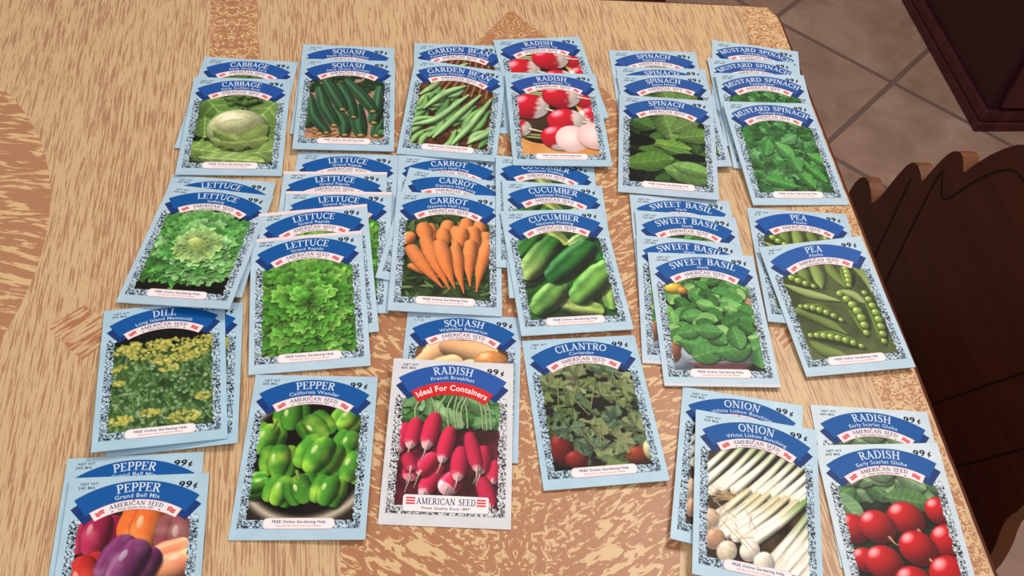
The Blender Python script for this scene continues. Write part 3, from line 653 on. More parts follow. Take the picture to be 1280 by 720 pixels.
def border_ink(paper):
    p = np.array(paper); n = _n1 * .60 + _n2 * .40
    C = np.ones((RH, RW, 3)) * np.minimum(p * 1.02, 1)
    t = .95 * np.clip((n - .505) * 15, 0, 1)[..., None]; C = C * (1 - t) + np.array((.10, .11, .15)) * t
    t = (.55 * np.clip((.38 - n) * 12, 0, 1))[..., None]; C = C * (1 - t) + np.array((.93, .93, .94)) * t
    # ragged inner edge where the frame eats into the picture
    edge = .015 * (fbm(GU * 30, GV * 30, 77, 2) - .5)
    def mask(u, v):
        out = (u > .048) & (u < .952) & (v < 1.365) & (v > .34) & (v > CY + .02 - np.sqrt(np.maximum(.655 ** 2 - (u - .5) ** 2, 0)))
        e = .02 * (np.interp((v * 40) % 60, np.arange(60), rb2) - .5)
        inner = (u > .105 + e) & (u < .895 - e) & (v < 1.295 - e) & (v > CY - np.sqrt(np.maximum((.575 + e) ** 2 - (u - .5) ** 2, 0)))
        return out & ~inner
    return raster('border', C, mask, 2)
rb2 = np.random.RandomState(9).rand(60)

BLUE, NAVY, WHITE, REDD = (.06, .34, .63), (.10, .22, .47), (.95, .905, .915), (.87, .28, .32)
def banner_ink(title, blue, red_ribbon=False):
    k = Ink()
    for sgn in (-1, 1):
        k.arcband(.552, .718, sgn * 30, sgn * 40, NAVY, 3, 6, 3)
    k.arcband(.600, .766, -35.5, 35.5, blue, 4, 40, 4)
    return k
def parts_for(v):
    title, sub, wt, art, paper, opt = VAR[v]
    P = {}
    blue = opt.get('blue', BLUE)
    k = Ink()
    if opt.get('rim'): k.rect(.0, 1.0, .0, .036, (.95, .87, .88), 1, 12, 3)
    if opt.get('foot'): k.rect(.0, 1.0, ASP - .03, ASP, (.86, .86, .90), 1, 12, 3)
    if k.n: P['sealed_edge'] = k
    P['border_pattern'] = border_ink(paper)
    P['photo_print'] = raster('photo', ART[art], photo_mask, 1)
    P['title_banner'] = banner_ink(title, blue)
    k = Ink(); k.arctext(caps(title), .676 if len(title) < 14 else .676, .074 if len(title) < 14 else .068, (.82, .88, .95), 5, 1.0 if ' ' in title else .90); P['title_lettering'] = k
    k = Ink(); k.arctext(plain(sub, .012), .628, .033, (.74, .84, .94), 5, 1.05, .66); P['variety_lettering'] = k
    k = Ink()
    if opt.get('containers'):
        k.arcband(.482, .600, -34, 34, (.85, .13, .16), 6, 30, 3)
        P['brand_ribbon'] = k
        k = Ink(); k.arctext(plain('Ideal For Containers', .02), .520, .052, (.97, .92, .92), 7, .92, .60); P['ribbon_lettering'] = k
        k = Ink(); k.pill(.17, .83, 1.205, 1.345, .02, (.30, .32, .45), 3); k.pill(.173, .827, 1.208, 1.342, .02, (.96, .93, .94), 4)
        for sgn in (-1, 1):
            for q in range(3): k.rect(.5 + sgn * .27 - .035, .5 + sgn * .27 + .035, 1.228 + .022 * q, 1.242 + .022 * q, REDD, 5, 3, 2)
        k.flattext(caps('AMERICAN SEED'), .5, 1.283, .052, (.22, .27, .48), 5, .80, True)
        k.flattext(plain('Finest Quality Since 1897', .01), .5, 1.322, .021, (.18, .18, .24), 5, 1.1, True, .42)
        P['brand_plate'] = k
    else:
        k.arcband(.526, .610, -32.5, 32.5, (.84, .62, .66), 6, 28, 3); k.arcband(.530, .606, -32, 32, WHITE, 7, 28, 3)
        for sgn in (-1, 1):
            for q in range(2): k.arcband(.551 + .018 * q, .566 + .018 * q, sgn * 23, sgn * 29.5, REDD, 8, 8, 2, .005)
            k.arcband(.538, .546, sgn * 17, sgn * 18.5, (.1, .1, .14), 8, 3, 2)
        u, v_ = arc_uv(.603, np.radians(-2.2)); k.rect(u - .006, u + .006, v_ - .006, v_ + .006, REDD, 9, 2, 2)
        k.arctext(caps('AMERICAN SEED'), .562, .033, (.30, .32, .46), 9, 1.08, .46)
        k.arctext(plain('Finest Quality Since 1897', .01),   .537, .016, (.34, .34, .42), 9, 1.0, .30)
        P['brand_ribbon'] = k
        k = Ink(); k.pill(.235, .765, 1.280, 1.370, .036, (.93, .76, .78), 3); k.pill(.239, .761, 1.286, 1.364, .034, (.97, .94, .95), 4)
        k.flattext(plain('FREE Online Gardening Help', .02), .5, 1.322, .022, (.26, .30, .48), 5, 1.0, True, .45)
        k.flattext(plain('See back for online code and website', .01), .5, 1.349, .014, (.86, .36, .40), 5, 1.0, True, .43)
        P['help_strip'] = k
    k = Ink(); k.flattext(plain('99', .022), .780, .116, .053, (.08, .08, .12), 3, 1.26, slant=opt.get('slant', 0)); k.flattext(plain('\u00a2', .03), .893, .118, .044, (.12, .12, .16), 3); P['price_lettering'] = k
    k = Ink(); k.flattext(plain('NET WT', .01), .085, .066, .020, (.34, .40, .48), 3, 1.1); k.flattext(plain(wt, .01), .07, .098, .021, (.34, .40, .48), 3, 1.15); P['weight_lettering'] = k
    return P

LB, PB, WB = (.69, .805, .88), (.73, .83, .89), (.83, .83, .86)
B2 = (.13, .32, .62)  # far-row banners: sheen put into the ink as a greyer, more purple blue
VAR = {  # title, variety line, weight, picture, paper, options
 'cab': ('CABBAGE', 'Early Golden Acre', '500 MG', 'cabbage', LB, {'blue': (.13, .33, .64)}),
 'zuc': ('SQUASH', 'Dark Green Zucchini', '1.7 G', 'zucchini', LB, {'blue': B2}),
 'bean': ('GARDEN BEAN', 'Kentucky Wonder (Pole Type)', '8 G', 'bean', LB, {'blue': B2}),
 'rsp': ('RADISH', 'Sparkler White Tip', '500 MG', 'sparkler', LB, {'blue': (.17, .32, .62)}),
 'spi': ('SPINACH', 'Giant Noble', '500 MG', 'spinach', (.71, .80, .87), {'blue': (.16, .34, .62)}),
 'mus': ('MUSTARD SPINACH', 'Tendergreen', '500 MG', 'mustard', (.71, .81, .88), {'blue': (.18, .34, .62)}),
 'ice': ('LETTUCE', 'Iceberg', '400 MG', 'iceberg', (.71, .81, .88), {}),
 'let': ('LETTUCE', 'Grand Rapids', '400 MG', 'rapids', (.73, .83, .90), {'rim': 1}),
 'leb': ('LETTUCE', 'Grand Rapids', '400 MG', 'rapids', (.71, .81, .89), {}),
 'car': ('CARROT', 'Danvers Half Long', '500 MG', 'carrot', (.72, .82, .89), {}),
 'cuc': ('CUCUMBER', 'National Pickling', '575 MG', 'cucumber', (.71, .82, .89), {}),
 'bas': ('SWEET BASIL', 'Herb', '150 MG', 'basil', (.73, .82, .89), {'foot': 1}),
 'pea': ('PEA', 'Alaska', '8 G', 'pea', (.71, .81, .88), {'blue': (.12, .34, .66)}),
 'squ': ('SQUASH', 'Waltham Butternut', '1.7 G', 'butternut', (.71, .81, .89), {}),
 'cil': ('CILANTRO', 'Coriander', '1 G', 'cilantro', (.70, .82, .90), {}),
 'dil': ('DILL', 'Long Island Mammoth', '200 MG', 'dill', (.68, .81, .89), {}),
 'pmx': ('PEPPER', 'Grand Bell Mix', '240 MG', 'mix', (.69, .81, .88), {'slant': .18}),
 'pep': ('PEPPER', 'California Wonder', '200 MG', 'pepper', (.70, .815, .89), {}),
 'rfb': ('RADISH', 'French Breakfast', '800 MG', 'breakfast', (.86, .86, .88), {'containers': 1, 'blue': (.14, .34, .66)}),
 'oni': ('ONION', 'White Lisbon Bunching', '500 MG', 'onion', (.72, .83, .90), {}),
 'rsc': ('RADISH', 'Early Scarlet Globe', '600 MG', 'scarlet', (.80, .86, .90), {}),
}
def washed(c):
    g = c.mean(2, keepdims=True); return np.clip(g + (c - g) * .90, 0, 1) * .95 + .03
ART = {a: washed(globals()['art_' + a]().C) for a in sorted({v[3] for v in VAR.values()})}
PAPER = {k: paper_mat('paper_' + k, v[4]) for k, v in VAR.items()}
INK = {k: parts_for(k) for k in VAR}
for k in INK:
    for p in INK[k].values():
        p.V = np.concatenate(p.V); p.C = np.concatenate([lin(p.C if isinstance(p.C, np.ndarray) else np.concatenate(p.C)), np.ones((len(p.V), 1))], 1); p.Z = np.concatenate(p.Z)

# x, y, turn, heights of the four corners; in the order they were laid down
FIT = {
 'pmx1': (-0.21283, 0.24834, 0.20911, 0.00416, 0.00099, 0.001, 0.001),
 'pmx2': (-0.20546, 0.23353, 0.20376, 0.00712, 0.00173, 0.00201, 0.00128),
 'oni1': (0.16129, 0.34331, -0.10186, 0.00094, 0.0058, 0.001, 0.00722),
 'oni2': (0.17115, 0.32259, -0.05621, 0.00776, 0.00587, 0.001, 0.00994),
 'rsc1': (0.25988, 0.34602, 0.05262, 0.001, 0.00139, 0.001, 0.001),
 'rsc2': (0.26156, 0.31468, 0.09816, 0.00187, 0.00891, 0.001, 0.00221),
 'pep': (-0.11923, 0.32175, 0.10461, 0.0026, 0.00344, 0.00432, 0.00098),
 'squ': (-0.02838, 0.38931, 0.05974, 0.00111, 0.00151, 0.00155, 0.001),
 'rfb': (-0.02981, 0.3418, 0.07469, 0.00934, 0.00923, 0.00098, 0.00098),
 'cil': (0.06314, 0.38079, 0.19574, 0.001, 0.00098, 0.00448, 0.00182),
 'dil1': (-0.21787, 0.37128, 0.22737, 0.001, 0.00097, 0.00576, 0.001),
 'dil2': (-0.22751, 0.37034, 0.28224, 0.00198, 0.00218, 0.00633, 0.01035),
 'ice1': (-0.23475, 0.49816, 0.03209, 0.00097, 0.00312, 0.00555, 0.001),
 'ice2': (-0.23562, 0.48347, -0.0158, 0.00369, 0.00447, 0.01194, 0.00378),
 'let1': (-0.13946, 0.54326, 0.10379, 0.00099, 0.00159, 0.001, 0.001),
 'let2': (-0.14366, 0.5193, 0.13258, 0.00202, 0.0032, 0.00173, 0.00189),
 'let3': (-0.13571, 0.49602, 0.13978, 0.00433, 0.00442, 0.00222, 0.0026),
 'let4': (-0.14473, 0.47234, 0.24502, 0.00655, 0.0096, 0.00356, 0.00217),
 'let5': (-0.14466, 0.44413, 0.22584, 0.00688, 0.01011, 0.0028, 0.00236),
 'car1': (-0.05658, 0.55171, 0.12034, 0.00251, 0.00099, 0.001, 0.00195),
 'car2': (-0.05623, 0.52907, -0.0619, 0.00455, 0.00296, 0.00184, 0.00487),
 'car3': (-0.05207, 0.50572, 0.10169, 0.00592, 0.0049, 0.00284, 0.00605),
 'cuc1': (0.02158, 0.55842, 0.09814, 0.00705, 0.00099, 0.00101, 0.00511),
 'cuc2': (0.03139, 0.53123, 0.13888, 0.00766, 0.00223, 0.00119, 0.00531),
 'cuc3': (0.03763, 0.50017, 0.22056, 0.00835, 0.00523, 0.0041, 0.00525),
 'bas1': (0.13264, 0.53334, 0.07883, 0.00267, 0.00099, 0.001, 0.001),
 'bas2': (0.1367, 0.51408, 0.07933, 0.00483, 0.00206, 0.00197, 0.00154),
 'bas3': (0.13609, 0.48519, 0.0477, 0.00558, 0.00348, 0.00288, 0.00151),
 'bas4': (0.14793, 0.46922, 0.10446, 0.0071, 0.00688, 0.00347, 0.00214),
 'pea1': (0.22809, 0.53381, 0.06039, 0.00099, 0.00117, 0.001, 0.00447),
 'pea2': (0.24154, 0.49327, 0.22405, 0.00705, 0.01343, 0.00489, 0.00337),
 'cab1': (-0.24853, 0.64954, 0.07697, 0.00099, 0.00135, 0.001, 0.00217),
 'cab2': (-0.24347, 0.62092, 0.15845, 0.00409, 0.00236, 0.0021, 0.00382),
 'zuc1': (-0.16437, 0.68326, 0.12171, 0.00196, 0.00099, 0.001, 0.00149),
 'zuc2': (-0.15886, 0.66203, 0.14988, 0.00354, 0.00226, 0.0039, 0.00575),
 'bean1': (-0.06525, 0.70319, 0.13213, 0.00182, 0.00137, 0.001, 0.001),
 'rsp1': (0.01232, 0.72595, 0.25633, 0.00283, 0.00185, 0.00564, 0.00184),
 'bean2': (-0.06666, 0.66804, 0.01722, 0.0078, 0.00274, 0.00467, 0.00306),
 'rsp2': (0.02206, 0.66992, 0.1476, 0.00678, 0.0063, 0.00656, 0.00705),
 'spi1': (0.11383, 0.72527, 0.12519, 0.001, 0.00211, 0.001, 0.001),
 'spi2': (0.11878, 0.69899, 0.07953, 0.00234, 0.00474, 0.0013, 0.00196),
 'spi3': (0.12308, 0.6866, 0.14797, 0.00386, 0.00578, 0.00625, 0.00282),
 'spi4': (0.11796, 0.65158, 0.00902, 0.00558, 0.00897, 0.00558, 0.00316),
 'mus1': (0.20299, 0.75152, -0.04214, 0.001, 0.00106, 0.001, 0.001),
 'mus2': (0.20494, 0.72664, 0.09844, 0.00251, 0.00268, 0.00171, 0.00186),
 'mus3': (0.20996, 0.7, 0.0996, 0.00684, 0.00878, 0.001, 0.00168),
 'mus4': (0.2182, 0.6595, 0.17828, 0.0106, 0.00735, 0.001, 0.00302),
}
LABELS = {
 'cab1': 'cabbage seed packet tucked behind, only its blue title banner showing above the other cabbage packet',
 'cab2': 'cabbage seed packet with the pale green cabbage head in full view',
 'zuc1': 'zucchini squash seed packet tucked behind the other zucchini packet, top strip showing',
 'zuc2': 'zucchini squash seed packet with its whole picture of dark green zucchini showing',
 'bean1': 'garden bean seed packet tucked behind the other bean packet, showing only its banner',
 'bean2': 'garden bean seed packet with its whole picture of green bean pods showing',
 'rsp1': 'white-tipped radish seed packet partly covered by the other red and white radish packet',
 'rsp2': 'white-tipped radish seed packet with cut red and white radishes in full view',
 'spi1': 'spinach seed packet at the very back of the spinach stack, blue banner fully showing',
 'spi2': 'spinach seed packet second from the back, only a thin strip of title showing',
 'spi3': 'spinach seed packet third from the back, banner and leaf tops showing behind the front one',
 'spi4': 'spinach seed packet on top of its stack with dark spinach leaves in full view',
 'mus1': 'mustard spinach seed packet at the very back of its stack near the table corner',
 'mus2': 'mustard spinach seed packet second from the back, jutting out to the left',
 'mus3': 'mustard spinach seed packet directly behind the front one, banner and leaf tops showing',
 'mus4': 'mustard spinach seed packet on top of its stack with green leaves in full view',
 'ice1': 'iceberg lettuce seed packet tucked behind, only the top of its title strip showing',
 'ice2': 'iceberg lettuce seed packet curling up, whole lettuce head on dark soil in view',
 'let1': 'loose-leaf lettuce seed packet without pale rim, at the back just below the zucchini packets',
 'let2': 'loose-leaf lettuce seed packet second from the back, with a pale pink top rim',
 'let3': 'loose-leaf lettuce seed packet in the middle of five, right edge of picture showing',
 'let4': 'loose-leaf lettuce seed packet tilted directly beneath the top one of its stack',
 'let5': 'loose-leaf lettuce seed packet on top with the frilly bright green lettuce in full view',
 'car1': 'carrot seed packet at the back, its top edge hidden under the bean packet',
 'car2': 'carrot seed packet in the middle of three, turned slightly clockwise',
 'car3': 'carrot seed packet on top with the bunch of orange carrots in full view',
 'cuc1': 'cucumber seed packet at the back, its title half hidden under the radish packet',
 'cuc2': 'cucumber seed packet in the middle of three, full title and picture sliver showing',
 'cuc3': 'cucumber seed packet on top with green cucumbers in full view',
 'bas1': 'sweet basil seed packet at the back, its top hidden under the spinach packet',
 'bas2': 'sweet basil seed packet second from the back with its white ribbon showing',
 'bas3': 'sweet basil seed packet directly beneath the front one, lower left corner sticking out',
 'bas4': 'sweet basil seed packet on top with the pot of basil leaves in full view',
 'pea1': 'pea seed packet tucked behind, its left side and banner showing',
 'pea2': 'pea seed packet on top with open pea pods in full view at the table edge',
 'squ': 'butternut squash seed packet mostly covered by the white radish packet',
 'cil': 'cilantro seed packet with dark leafy coriander and a thick bottom fold',
 'dil1': 'dill seed packet underneath, only its right edge strip showing',
 'dil2': 'dill seed packet with yellow-green dill flower heads in full view',
 'pmx1': 'bell pepper mix seed packet tucked behind, only its title strip showing',
 'pmx2': 'bell pepper mix seed packet with purple, orange and red peppers, at the bottom left',
 'pep': 'green pepper seed packet with a basket of green bell peppers, lying alone',
 'rfb': 'white radish seed packet with a red ribbon and long pink radishes',
 'oni1': 'onion seed packet underneath, its banner and left edge showing',
 'oni2': 'onion seed packet on top with bunched white green onions in view',
 'rsc1': 'round red radish seed packet tucked behind, only its banner and leaf tips showing',
 'rsc2': 'round red radish seed packet on top with scarlet radishes and leaves, at the bottom right',
}
BUL = .0006; TH = .0008
def surf(u, v, zc, lay):
    t = v / ASP
    z = zc[0] * (1 - u) * (1 - t) + zc[1] * u * (1 - t) + zc[2] * u * t + zc[3] * (1 - u) * t + BUL * 16 * np.clip(u * (1 - u) * t * (1 - t), 0, 1)
    return np.stack([(u - .5) * W, (ASP / 2 - v) * W, z + lay * UP], -1)
LET_EDGE = {'title_lettering': 'title_banner', 'variety_lettering': 'title_banner', 'ribbon_lettering': 'brand_ribbon'}
def envelope(key, zc, parent):
    nx, ny = 13, 19; U, V = np.meshgrid(np.linspace(0, 1, nx), np.linspace(0, ASP, ny))
    top = surf(U.ravel(), V.ravel(), zc, 0); bot = top - np.array([0, 0, TH]); n = nx * ny
    F = []
    for j in range(ny - 1):
        for i in range(nx - 1):
            a = j * nx + i; F.append((a, a + nx, a + nx + 1, a + 1)); F.append((n + a, n + a + 1, n + a + nx + 1, n + a + nx))
    ring = [i for i in range(nx)] + [j * nx + nx - 1 for j in range(1, ny)] + [(ny - 1) * nx + i for i in range(nx - 2, -1, -1)] + [j * nx for j in range(ny - 2, 0, -1)]
    for a, b in zip(ring, ring[1:] + ring[:1]): F.append((a, b, n + b, n + a))
    return mesh_obj('envelope', np.concatenate([top, bot]), F, PAPER[key], parent)
def packet(name, key):
    x, y, a, z0, z1, z2, z3 = FIT[name]; base = min(z0, z1, z2, z3) - TH; zc = np.array([z0, z1, z2, z3]) - base
    root = bpy.data.objects.new('seed_packet', None); col.objects.link(root); root.empty_display_size = .02
    root.location = (x, y, base); root.rotation_euler = (0, 0, a)
    tag(root, LABELS[name], 'seed packet', 'seed packets laid out on the table')
    envelope(key, zc, root); made = {}
    for pn, k in INK[key].items():
        par = made.get(LET_EDGE.get(pn), root)
        made[pn] = mesh_obj(pn, surf(k.V[:, 0], k.V[:, 1], zc, k.Z + 1), k.F, PRINT, par, k.C)
    return root
for nm in FIT:
    key = nm.rstrip('0123456789')
    if nm == 'let1': key = 'leb'
    packet(nm, key)

# ------------------------------------------------------------------ the table
table = bpy.data.objects.new('dining_table', None); col.objects.link(table); table.location = (-.25, .25, -.75)
tag(table, 'laminate-topped dining table with rusty inlay patterns, carrying all the seed packets', 'table')
off = Vector((.25, -.25, .75))
def rounded(pts, r, n=6):
    out = []; N = len(pts)
    for i in range(N):
        p = Vector(pts[i]); a = (Vector(pts[i - 1]) - p).normalized(); b = (Vector(pts[(i + 1) % N]) - p).normalized()
        for k in range(n + 1):
            t = k / n; q = p + a * r * (1 - t) ** 2 + b * r * t ** 2; out.append((q.x, q.y))
    return out
outline = rounded([(.414, -.302), (.2335, .8845), (-.90, .752), (-.72, -.47)], .030)
bm = bmesh.new()
def ring_offset(pts, d):
    N = len(pts); out = []
    for i in range(N):
        a, b, c = Vector(pts[i - 1]), Vector(pts[i]), Vector(pts[(i + 1) % N]); t = (c - a).normalized(); out.append((b.x - t.y * d, b.y + t.x * d))
    return out
rings = [(0.0, -.030), (0.0, -.004), (.0012, -.001), (.004, 0.0)]
R_ = []
for d, z in rings: R_.append([bm.verts.new(Vector((x, y, z)) + off) for x, y in ring_offset(outline, d)])
N = len(outline)
for q, (a, b) in enumerate(zip(R_, R_[1:])):
    for i in range(N):
        f = bm.faces.new((a[i], a[(i + 1) % N], b[(i + 1) % N], b[i])); f.material_index = 1
bm.faces.new(R_[0][::-1]).material_index = 1; bm.faces.new(R_[-1]).material_index = 0
def inlay(pts, mi, z=.00006):
    f = bm.faces.new([bm.verts.new(Vector((x, y, z)) + off) for x, y in pts]); f.material_index = mi
    if f.normal.z < 0: f.normal_flip()
    f.normal_update()
    if f.normal.z < 0: f.normal_flip()
medal = [(-.031, .828), (-.052, .783), (-.084, .722), (-.114, .657), (-.126, .600), (-.134, .552), (-.137, .48), (-.134, .431), (-.112, .36), (-.093, .307), (-.083, .244), (-.08, .10), (.12, .12), (.121, .267), (.125, .334), (.135, .398), (.134, .454), (.128, .548), (.114, .638), (.092, .68), (.067, .718), (.02, .776)]
inlay(medal, 2)
inlay([(-.031, .828), (-.052, .783), (-.084, .722), (-.08, .715), (-.01, .72), (.055, .728), (.067, .718), (.02, .776)][:3] + [(-.031, .745), (.055, .733), (.02, .776)], 6, .00012)
inlay([(.196, .873), (.203, .821), (.240, .601), (.263, .430), (.272, .395), (.290, .303), (.32, .1), (.35, -.1), (.378, -.1), (.3475, .09), (.3165, .30), (.262, .665), (.2345, .852), (.231, .866), (.222, .8785)], 3)
el = [(-.565 + .222 * math.cos(t), .415 + .262 * math.sin(t)) for t in np.linspace(0, 2 * math.pi, 72, endpoint=False)]
inlay(el, 4)
inlay([(-.318, .399), (-.300, .421), (-.268, .404), (-.285, .375)], 5)
inlay([(.187, .480), (.210, .509), (.227, .481), (.203, .449)], 5)
inlay([(-.262, .60), (-.305, .806), (-.270, .8115), (-.248, .711), (-.222, .60)][:1] + [(-.3155, .803), (-.272, .808), (-.248, .711), (-.222, .60)], 7)
edge_m = dark_wood('table_edge_band', (.33, .17, .13), (.42, .23, .17), .35)
top = bm_obj('table_top', bm, [wood_mat(), edge_m, marble_mat('laminate_medallion', .2706, .542, 118, -5.2), marble_mat('laminate_border', None, .50, 230), oval_mat(), hatch_mat('laminate_diamond', math.radians(38), .66), marble_mat('laminate_chevrons', .2706, .56, 190, -5.2), marble_mat('laminate_damask', .0878, .53, 170, -13.7)], table)
tw = dark_wood('table_leg_wood', (.30, .17, .10), (.40, .24, .14))
bm = bmesh.new(); box(bm, -.60, .52, -.45, -.43, .62, .72, .003); box(bm, -.60, .34, .45, .47, .62, .72, .003)
bm_obj('apron', bm, tw, table)
bm = bmesh.new(); lathe(bm, [(.09, .05), (.10, .09), (.06, .16), (.05, .30), (.075, .45), (.05, .60), (.12, .68), (.14, .7195)], 0, 0, 28)
bm_obj('pedestal', bm, tw, table, True)
for k in range(4):
    t = math.radians(45 + 90 * k); bm = bmesh.new(); prof = [(.04, .03), (.16, .045), (.29, .0), (.31, .0), (.31, .03), (.20, .085), (.06, .13), (.04, .13)]
    a = [bm.verts.new((x * math.cos(t) - .022 * math.sin(t), x * math.sin(t) + .022 * math.cos(t), z)) for x, z in prof]
    b = [bm.verts.new((x * math.cos(t) + .022 * math.sin(t), x * math.sin(t) - .022 * math.cos(t), z)) for x, z in prof]
    bm.faces.new(a); bm.faces.new(b[::-1])
    for i in range(len(prof)): bm.faces.new((a[i], b[i], b[(i + 1) % len(prof)], a[(i + 1) % len(prof)]))
    bmesh.ops.recalc_face_normals(bm, faces=bm.faces[:]); bm_obj('foot', bm, tw, table)

# ------------------------------------------------------------------ floor
bm = bmesh.new(); prism(bm, [(-4, -4), (4, -4), (4, 4), (-4, 4)], -.05, 0)
fl = bm_obj('floor', bm, tile_mat()); fl['kind'] = 'structure'
fl.location = (.766, 1.791, -.75); fl.rotation_euler = (0, 0, math.radians(-37.2))

wallm = paper_mat('wall_paint', (.86, .80, .72), .8)
for nm_, q in (('wall_left', (-2.6, -2.5, -2.4, 3.0)), ('wall_right', (2.5, 2.6, -2.4, 3.0)), ('wall_front', (-2.6, 2.6, -2.5, -2.4)), ('wall_back', (-2.6, 2.6, 3.0, 3.1))):
    bm = bmesh.new(); box(bm, q[0], q[1], q[2], q[3], -.75, 1.75); wl = bm_obj(nm_, bm, wallm); wl['kind'] = 'structure'
# ------------------------------------------------------------------ carved chair at the right
d = Vector((-.150, .989, 0)).normalized()
sc = -.09
chair = bpy.data.objects.new('dining_chair', None); col.objects.link(chair)
base = Vector((.38, .70, 0)) + d * sc; chair.location = (base.x, base.y, -.75)
chair.rotation_euler = (0, 0, math.atan2(d.y, d.x))      # local x runs along the back, local -y points away from the table
tag(chair, 'dark wooden chair with a scalloped arched back beside the table edge', 'chair')
face = dark_wood('chair_shaded_varnish', (.25, .105, .068), (.325, .145, .092), .42, (6, 6, 40))  # shade on the chair face is put into this darker wood colour
rim = dark_wood('chair_lit_rim', (.38, .22, .14), (.50, .31, .19), .45, (20, 20, 20))  # same wood; light on the upper edges is put into the paler colour
groove = dark_wood('chair_groove', (.09, .035, .02), (.12, .05, .03), .6)
half = [(0, .078), (.012, .076), (.025, .064), (.043, .036), (.055, .010), (.064, -.006), (.070, -.009), (.078, -.004), (.086, -.008), (.095, -.016), (.104, -.034), (.110, -.058), (.114, -.065), (.120, -.062), (.130, -.066), (.141, -.078), (.150, -.098), (.158, -.130), (.166, -.150),
        (.172, -.155), (.182, -.150), (.194, -.151), (.205, -.157), (.214, -.168), (.219, -.185), (.220, -.21)]
def smooth2(p, n=2):
    for _ in range(n):
        q = [p[0]]
        for a, b in zip(p, p[1:]): q += [(a[0] * .75 + b[0] * .25, a[1] * .75 + b[1] * .25), (a[0] * .25 + b[0] * .75, a[1] * .25 + b[1] * .75)]
        p = q + [p[-1]]
    return p
# scallops measured in the photo: bump top, then the notch nearer the middle
half = [(0, .076), (.020, .067), (.043, .037), (.060, .004), (.066, -.012), (.072, -.006), (.080, -.001), (.092, -.008), (.100, -.022), (.108, -.050), (.112, -.068), (.120, -.064), (.132, -.062), (.144, -.072), (.152, -.096), (.162, -.138),
        (.170, -.158), (.180, -.150), (.196, -.146), (.210, -.155), (.218, -.175), (.220, -.20), (.214, -.26), (.205, -.37)]
half = smooth2(half, 1)
near = smooth2([(0, .076), (.03, .074), (.08, .068), (.13, .045), (.165, .0), (.185, -.06), (.198, -.105), (.200, -.128), (.197, -.142), (.199, -.158), (.208, -.178), (.214, -.21), (.212, -.28), (.205, -.37)], 1)
outl = [(-x, z + .75) for x, z in near[::-1][:-1]] + [(x, z + .75) for x, z in half]
bm = bmesh.new(); T = .015
fr = [bm.verts.new((x, 0, z)) for x, z in outl]; bk = [bm.verts.new((x, -T, z)) for x, z in outl]
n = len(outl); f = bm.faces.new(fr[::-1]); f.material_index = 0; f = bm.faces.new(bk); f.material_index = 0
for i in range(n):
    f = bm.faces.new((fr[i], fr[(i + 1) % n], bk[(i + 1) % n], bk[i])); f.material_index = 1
bmesh.ops.recalc_face_normals(bm, faces=bm.faces[:])
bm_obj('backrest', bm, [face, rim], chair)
def ribbon(bm, pts, w, y):
    V, F = strip(pts, w); vs = [bm.verts.new((p[0], y, p[1])) for p in V]
    for q in F: bm.faces.new([vs[i] for i in q])
for g in ([(-.16, .03), (-.08, .050), (0, .048), (.02, .040), (.045, .004), (.066, -.044), (.074, -.052), (.084, -.045), (.096, -.028), (.094, -.10), (.085, -.22), (.08, -.34)],
          [(.130, -.08), (.124, -.19), (.115, -.33)], [(-.03, -.26), (-.069, -.167), (-.119, -.051)], [(-.09, -.27), (-.13, -.18), (-.168, -.083)]):
    bm = bmesh.new(); ribbon(bm, [(x, z + .75) for x, z in smooth2(g, 2)], .0021, .0004); bm_obj('carved_groove', bm, groove, chair)
bm = bmesh.new()
pts = rounded([(-.20, .02), (.20, .02), (.22, .42), (-.22, .42)], .05); prism(bm, pts, .33, .365)
bm_obj('seat', bm, face, chair)
for sx, y0 in ((-1, .06), (1, .06), (-1, .37), (1, .37)):
    bm = bmesh.new(); lathe(bm, [(.014, 0), (.018, .04), (.013, .07), (.021, .17), (.014, .25), (.019, .33)], sx * .17, y0, 16); bm_obj('leg', bm, face, chair, True)
for sx in (-1, 1):
    bm = bmesh.new(); box(bm, sx * .17 - .009, sx * .17 + .009, .06, .37, .14, .16, .004); bm_obj('stretcher', bm, face, chair)

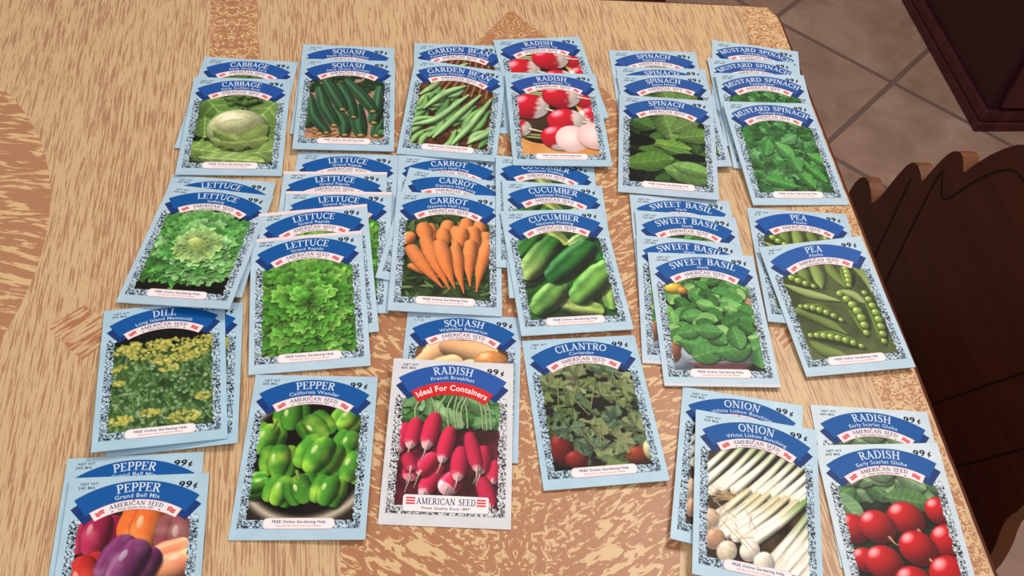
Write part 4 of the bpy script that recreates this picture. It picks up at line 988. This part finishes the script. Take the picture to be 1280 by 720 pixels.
# ------------------------------------------------------------------ maroon cabinets on the tiles
maroon = dark_wood('maroon_cabinet_wood', (.26, .11, .14), (.33, .15, .18), .4)
maroon2 = dark_wood('maroon_cabinet_panel', (.19, .085, .105), (.235, .105, .13), .5)
def cabinet(loc, ang, sx, sy, h, label):
    r = bpy.data.objects.new('cabinet', None); col.objects.link(r); r.location = loc; r.rotation_euler = (0, 0, ang)
    tag(r, label, 'cabinet', None)
    bm = bmesh.new(); box(bm, 0, sx, 0, sy, 0, .022, .003); box(bm, .005, sx - .005, .005, sy - .005, .022, .05, .004); bm_obj('plinth', bm, maroon, r)
    bm = bmesh.new(); box(bm, .014, sx - .014, .014, sy - .014, .05, h - .03, .002); bm_obj('carcass', bm, maroon2, r)
    bm = bmesh.new(); box(bm, 0, sx, 0, sy, h - .03, h, .006); bm_obj('cabinet_top', bm, maroon, r)
    n = 2; w = (sx - .06) / n
    for i in range(n):
        x0 = .03 + i * w
        bm = bmesh.new(); box(bm, x0 + .004, x0 + w - .004, .002, .015, .06, h - .04, .003); dr = bm_obj('door', bm, maroon, r)
        bm = bmesh.new(); box(bm, x0 + .05, x0 + w - .05, -.002, .003, .11, h - .09, .003); bm_obj('door_panel', bm, maroon2, dr)
        bm = bmesh.new(); kx = x0 + (w - .03 if i == 0 else .03); lathe(bm, [(.006, 0), (.011, .008), (.009, .014)], 0, 0, 12)
        k = bm_obj('knob', bm, rim, dr, True); k.rotation_euler = (math.pi / 2, 0, 0); k.location = (kx, .002, h * .55)
    return r
cabinet((.912, 1.655, -.75), math.radians(9.6), .80, .46, .86, 'tall dark maroon wooden cabinet standing on the tiles beyond the chair')
r = cabinet((-.62, 1.86, -.75), math.radians(8.0), .905, .40, .20, 'low dark maroon wooden cabinet just behind the far edge of the table')

# ------------------------------------------------------------------ camera and light
F_PX, H_CAM = 1258.29, 0.57791
Rm = [[0.9939997, 0.0841383, 0.0698951], [-0.1093827, 0.7645946, 0.6351618], [0.0, 0.638996, -0.7692101]]
cam = bpy.data.cameras.new('camera'); co = bpy.data.objects.new('camera', cam); col.objects.link(co)
m = Matrix(((Rm[0][0], Rm[1][0], -Rm[2][0], 0), (Rm[0][1], Rm[1][1], -Rm[2][1], 0), (Rm[0][2], Rm[1][2], -Rm[2][2], H_CAM), (0, 0, 0, 1)))
co.matrix_world = m; cam.sensor_width = 36; cam.lens = F_PX / 1280 * 36; cam.clip_start = .01
scene.camera = co
def area(name, loc, target, size, power, c):
    l = bpy.data.lights.new(name, 'AREA'); l.shape = 'DISK'; l.size = size; l.energy = power; l.color = c
    o = bpy.data.objects.new(name, l); col.objects.link(o); o.location = loc
    o.rotation_euler = (Vector(target) - Vector(loc)).to_track_quat('-Z', 'Y').to_euler(); return o
area('ceiling_lamp', (.55, 1.15, 1.55), (0, .5, 0), .55, 18.0, (1, .94, .87))
area('camera_side_fill', (-.35, -.55, 1.5), (0, .45, 0), .9, 12.6, (1, .97, .94))  # added fill light from the camera side, not a lamp of the room
w = bpy.data.worlds.new('room'); scene.world = w; w.use_nodes = True
w.node_tree.nodes['Background'].inputs[0].default_value = (1, .93, .88, 1); w.node_tree.nodes['Background'].inputs[1].default_value = .38
scene.view_settings.view_transform = 'Standard'; scene.view_settings.look = 'None'; scene.view_settings.exposure = 0
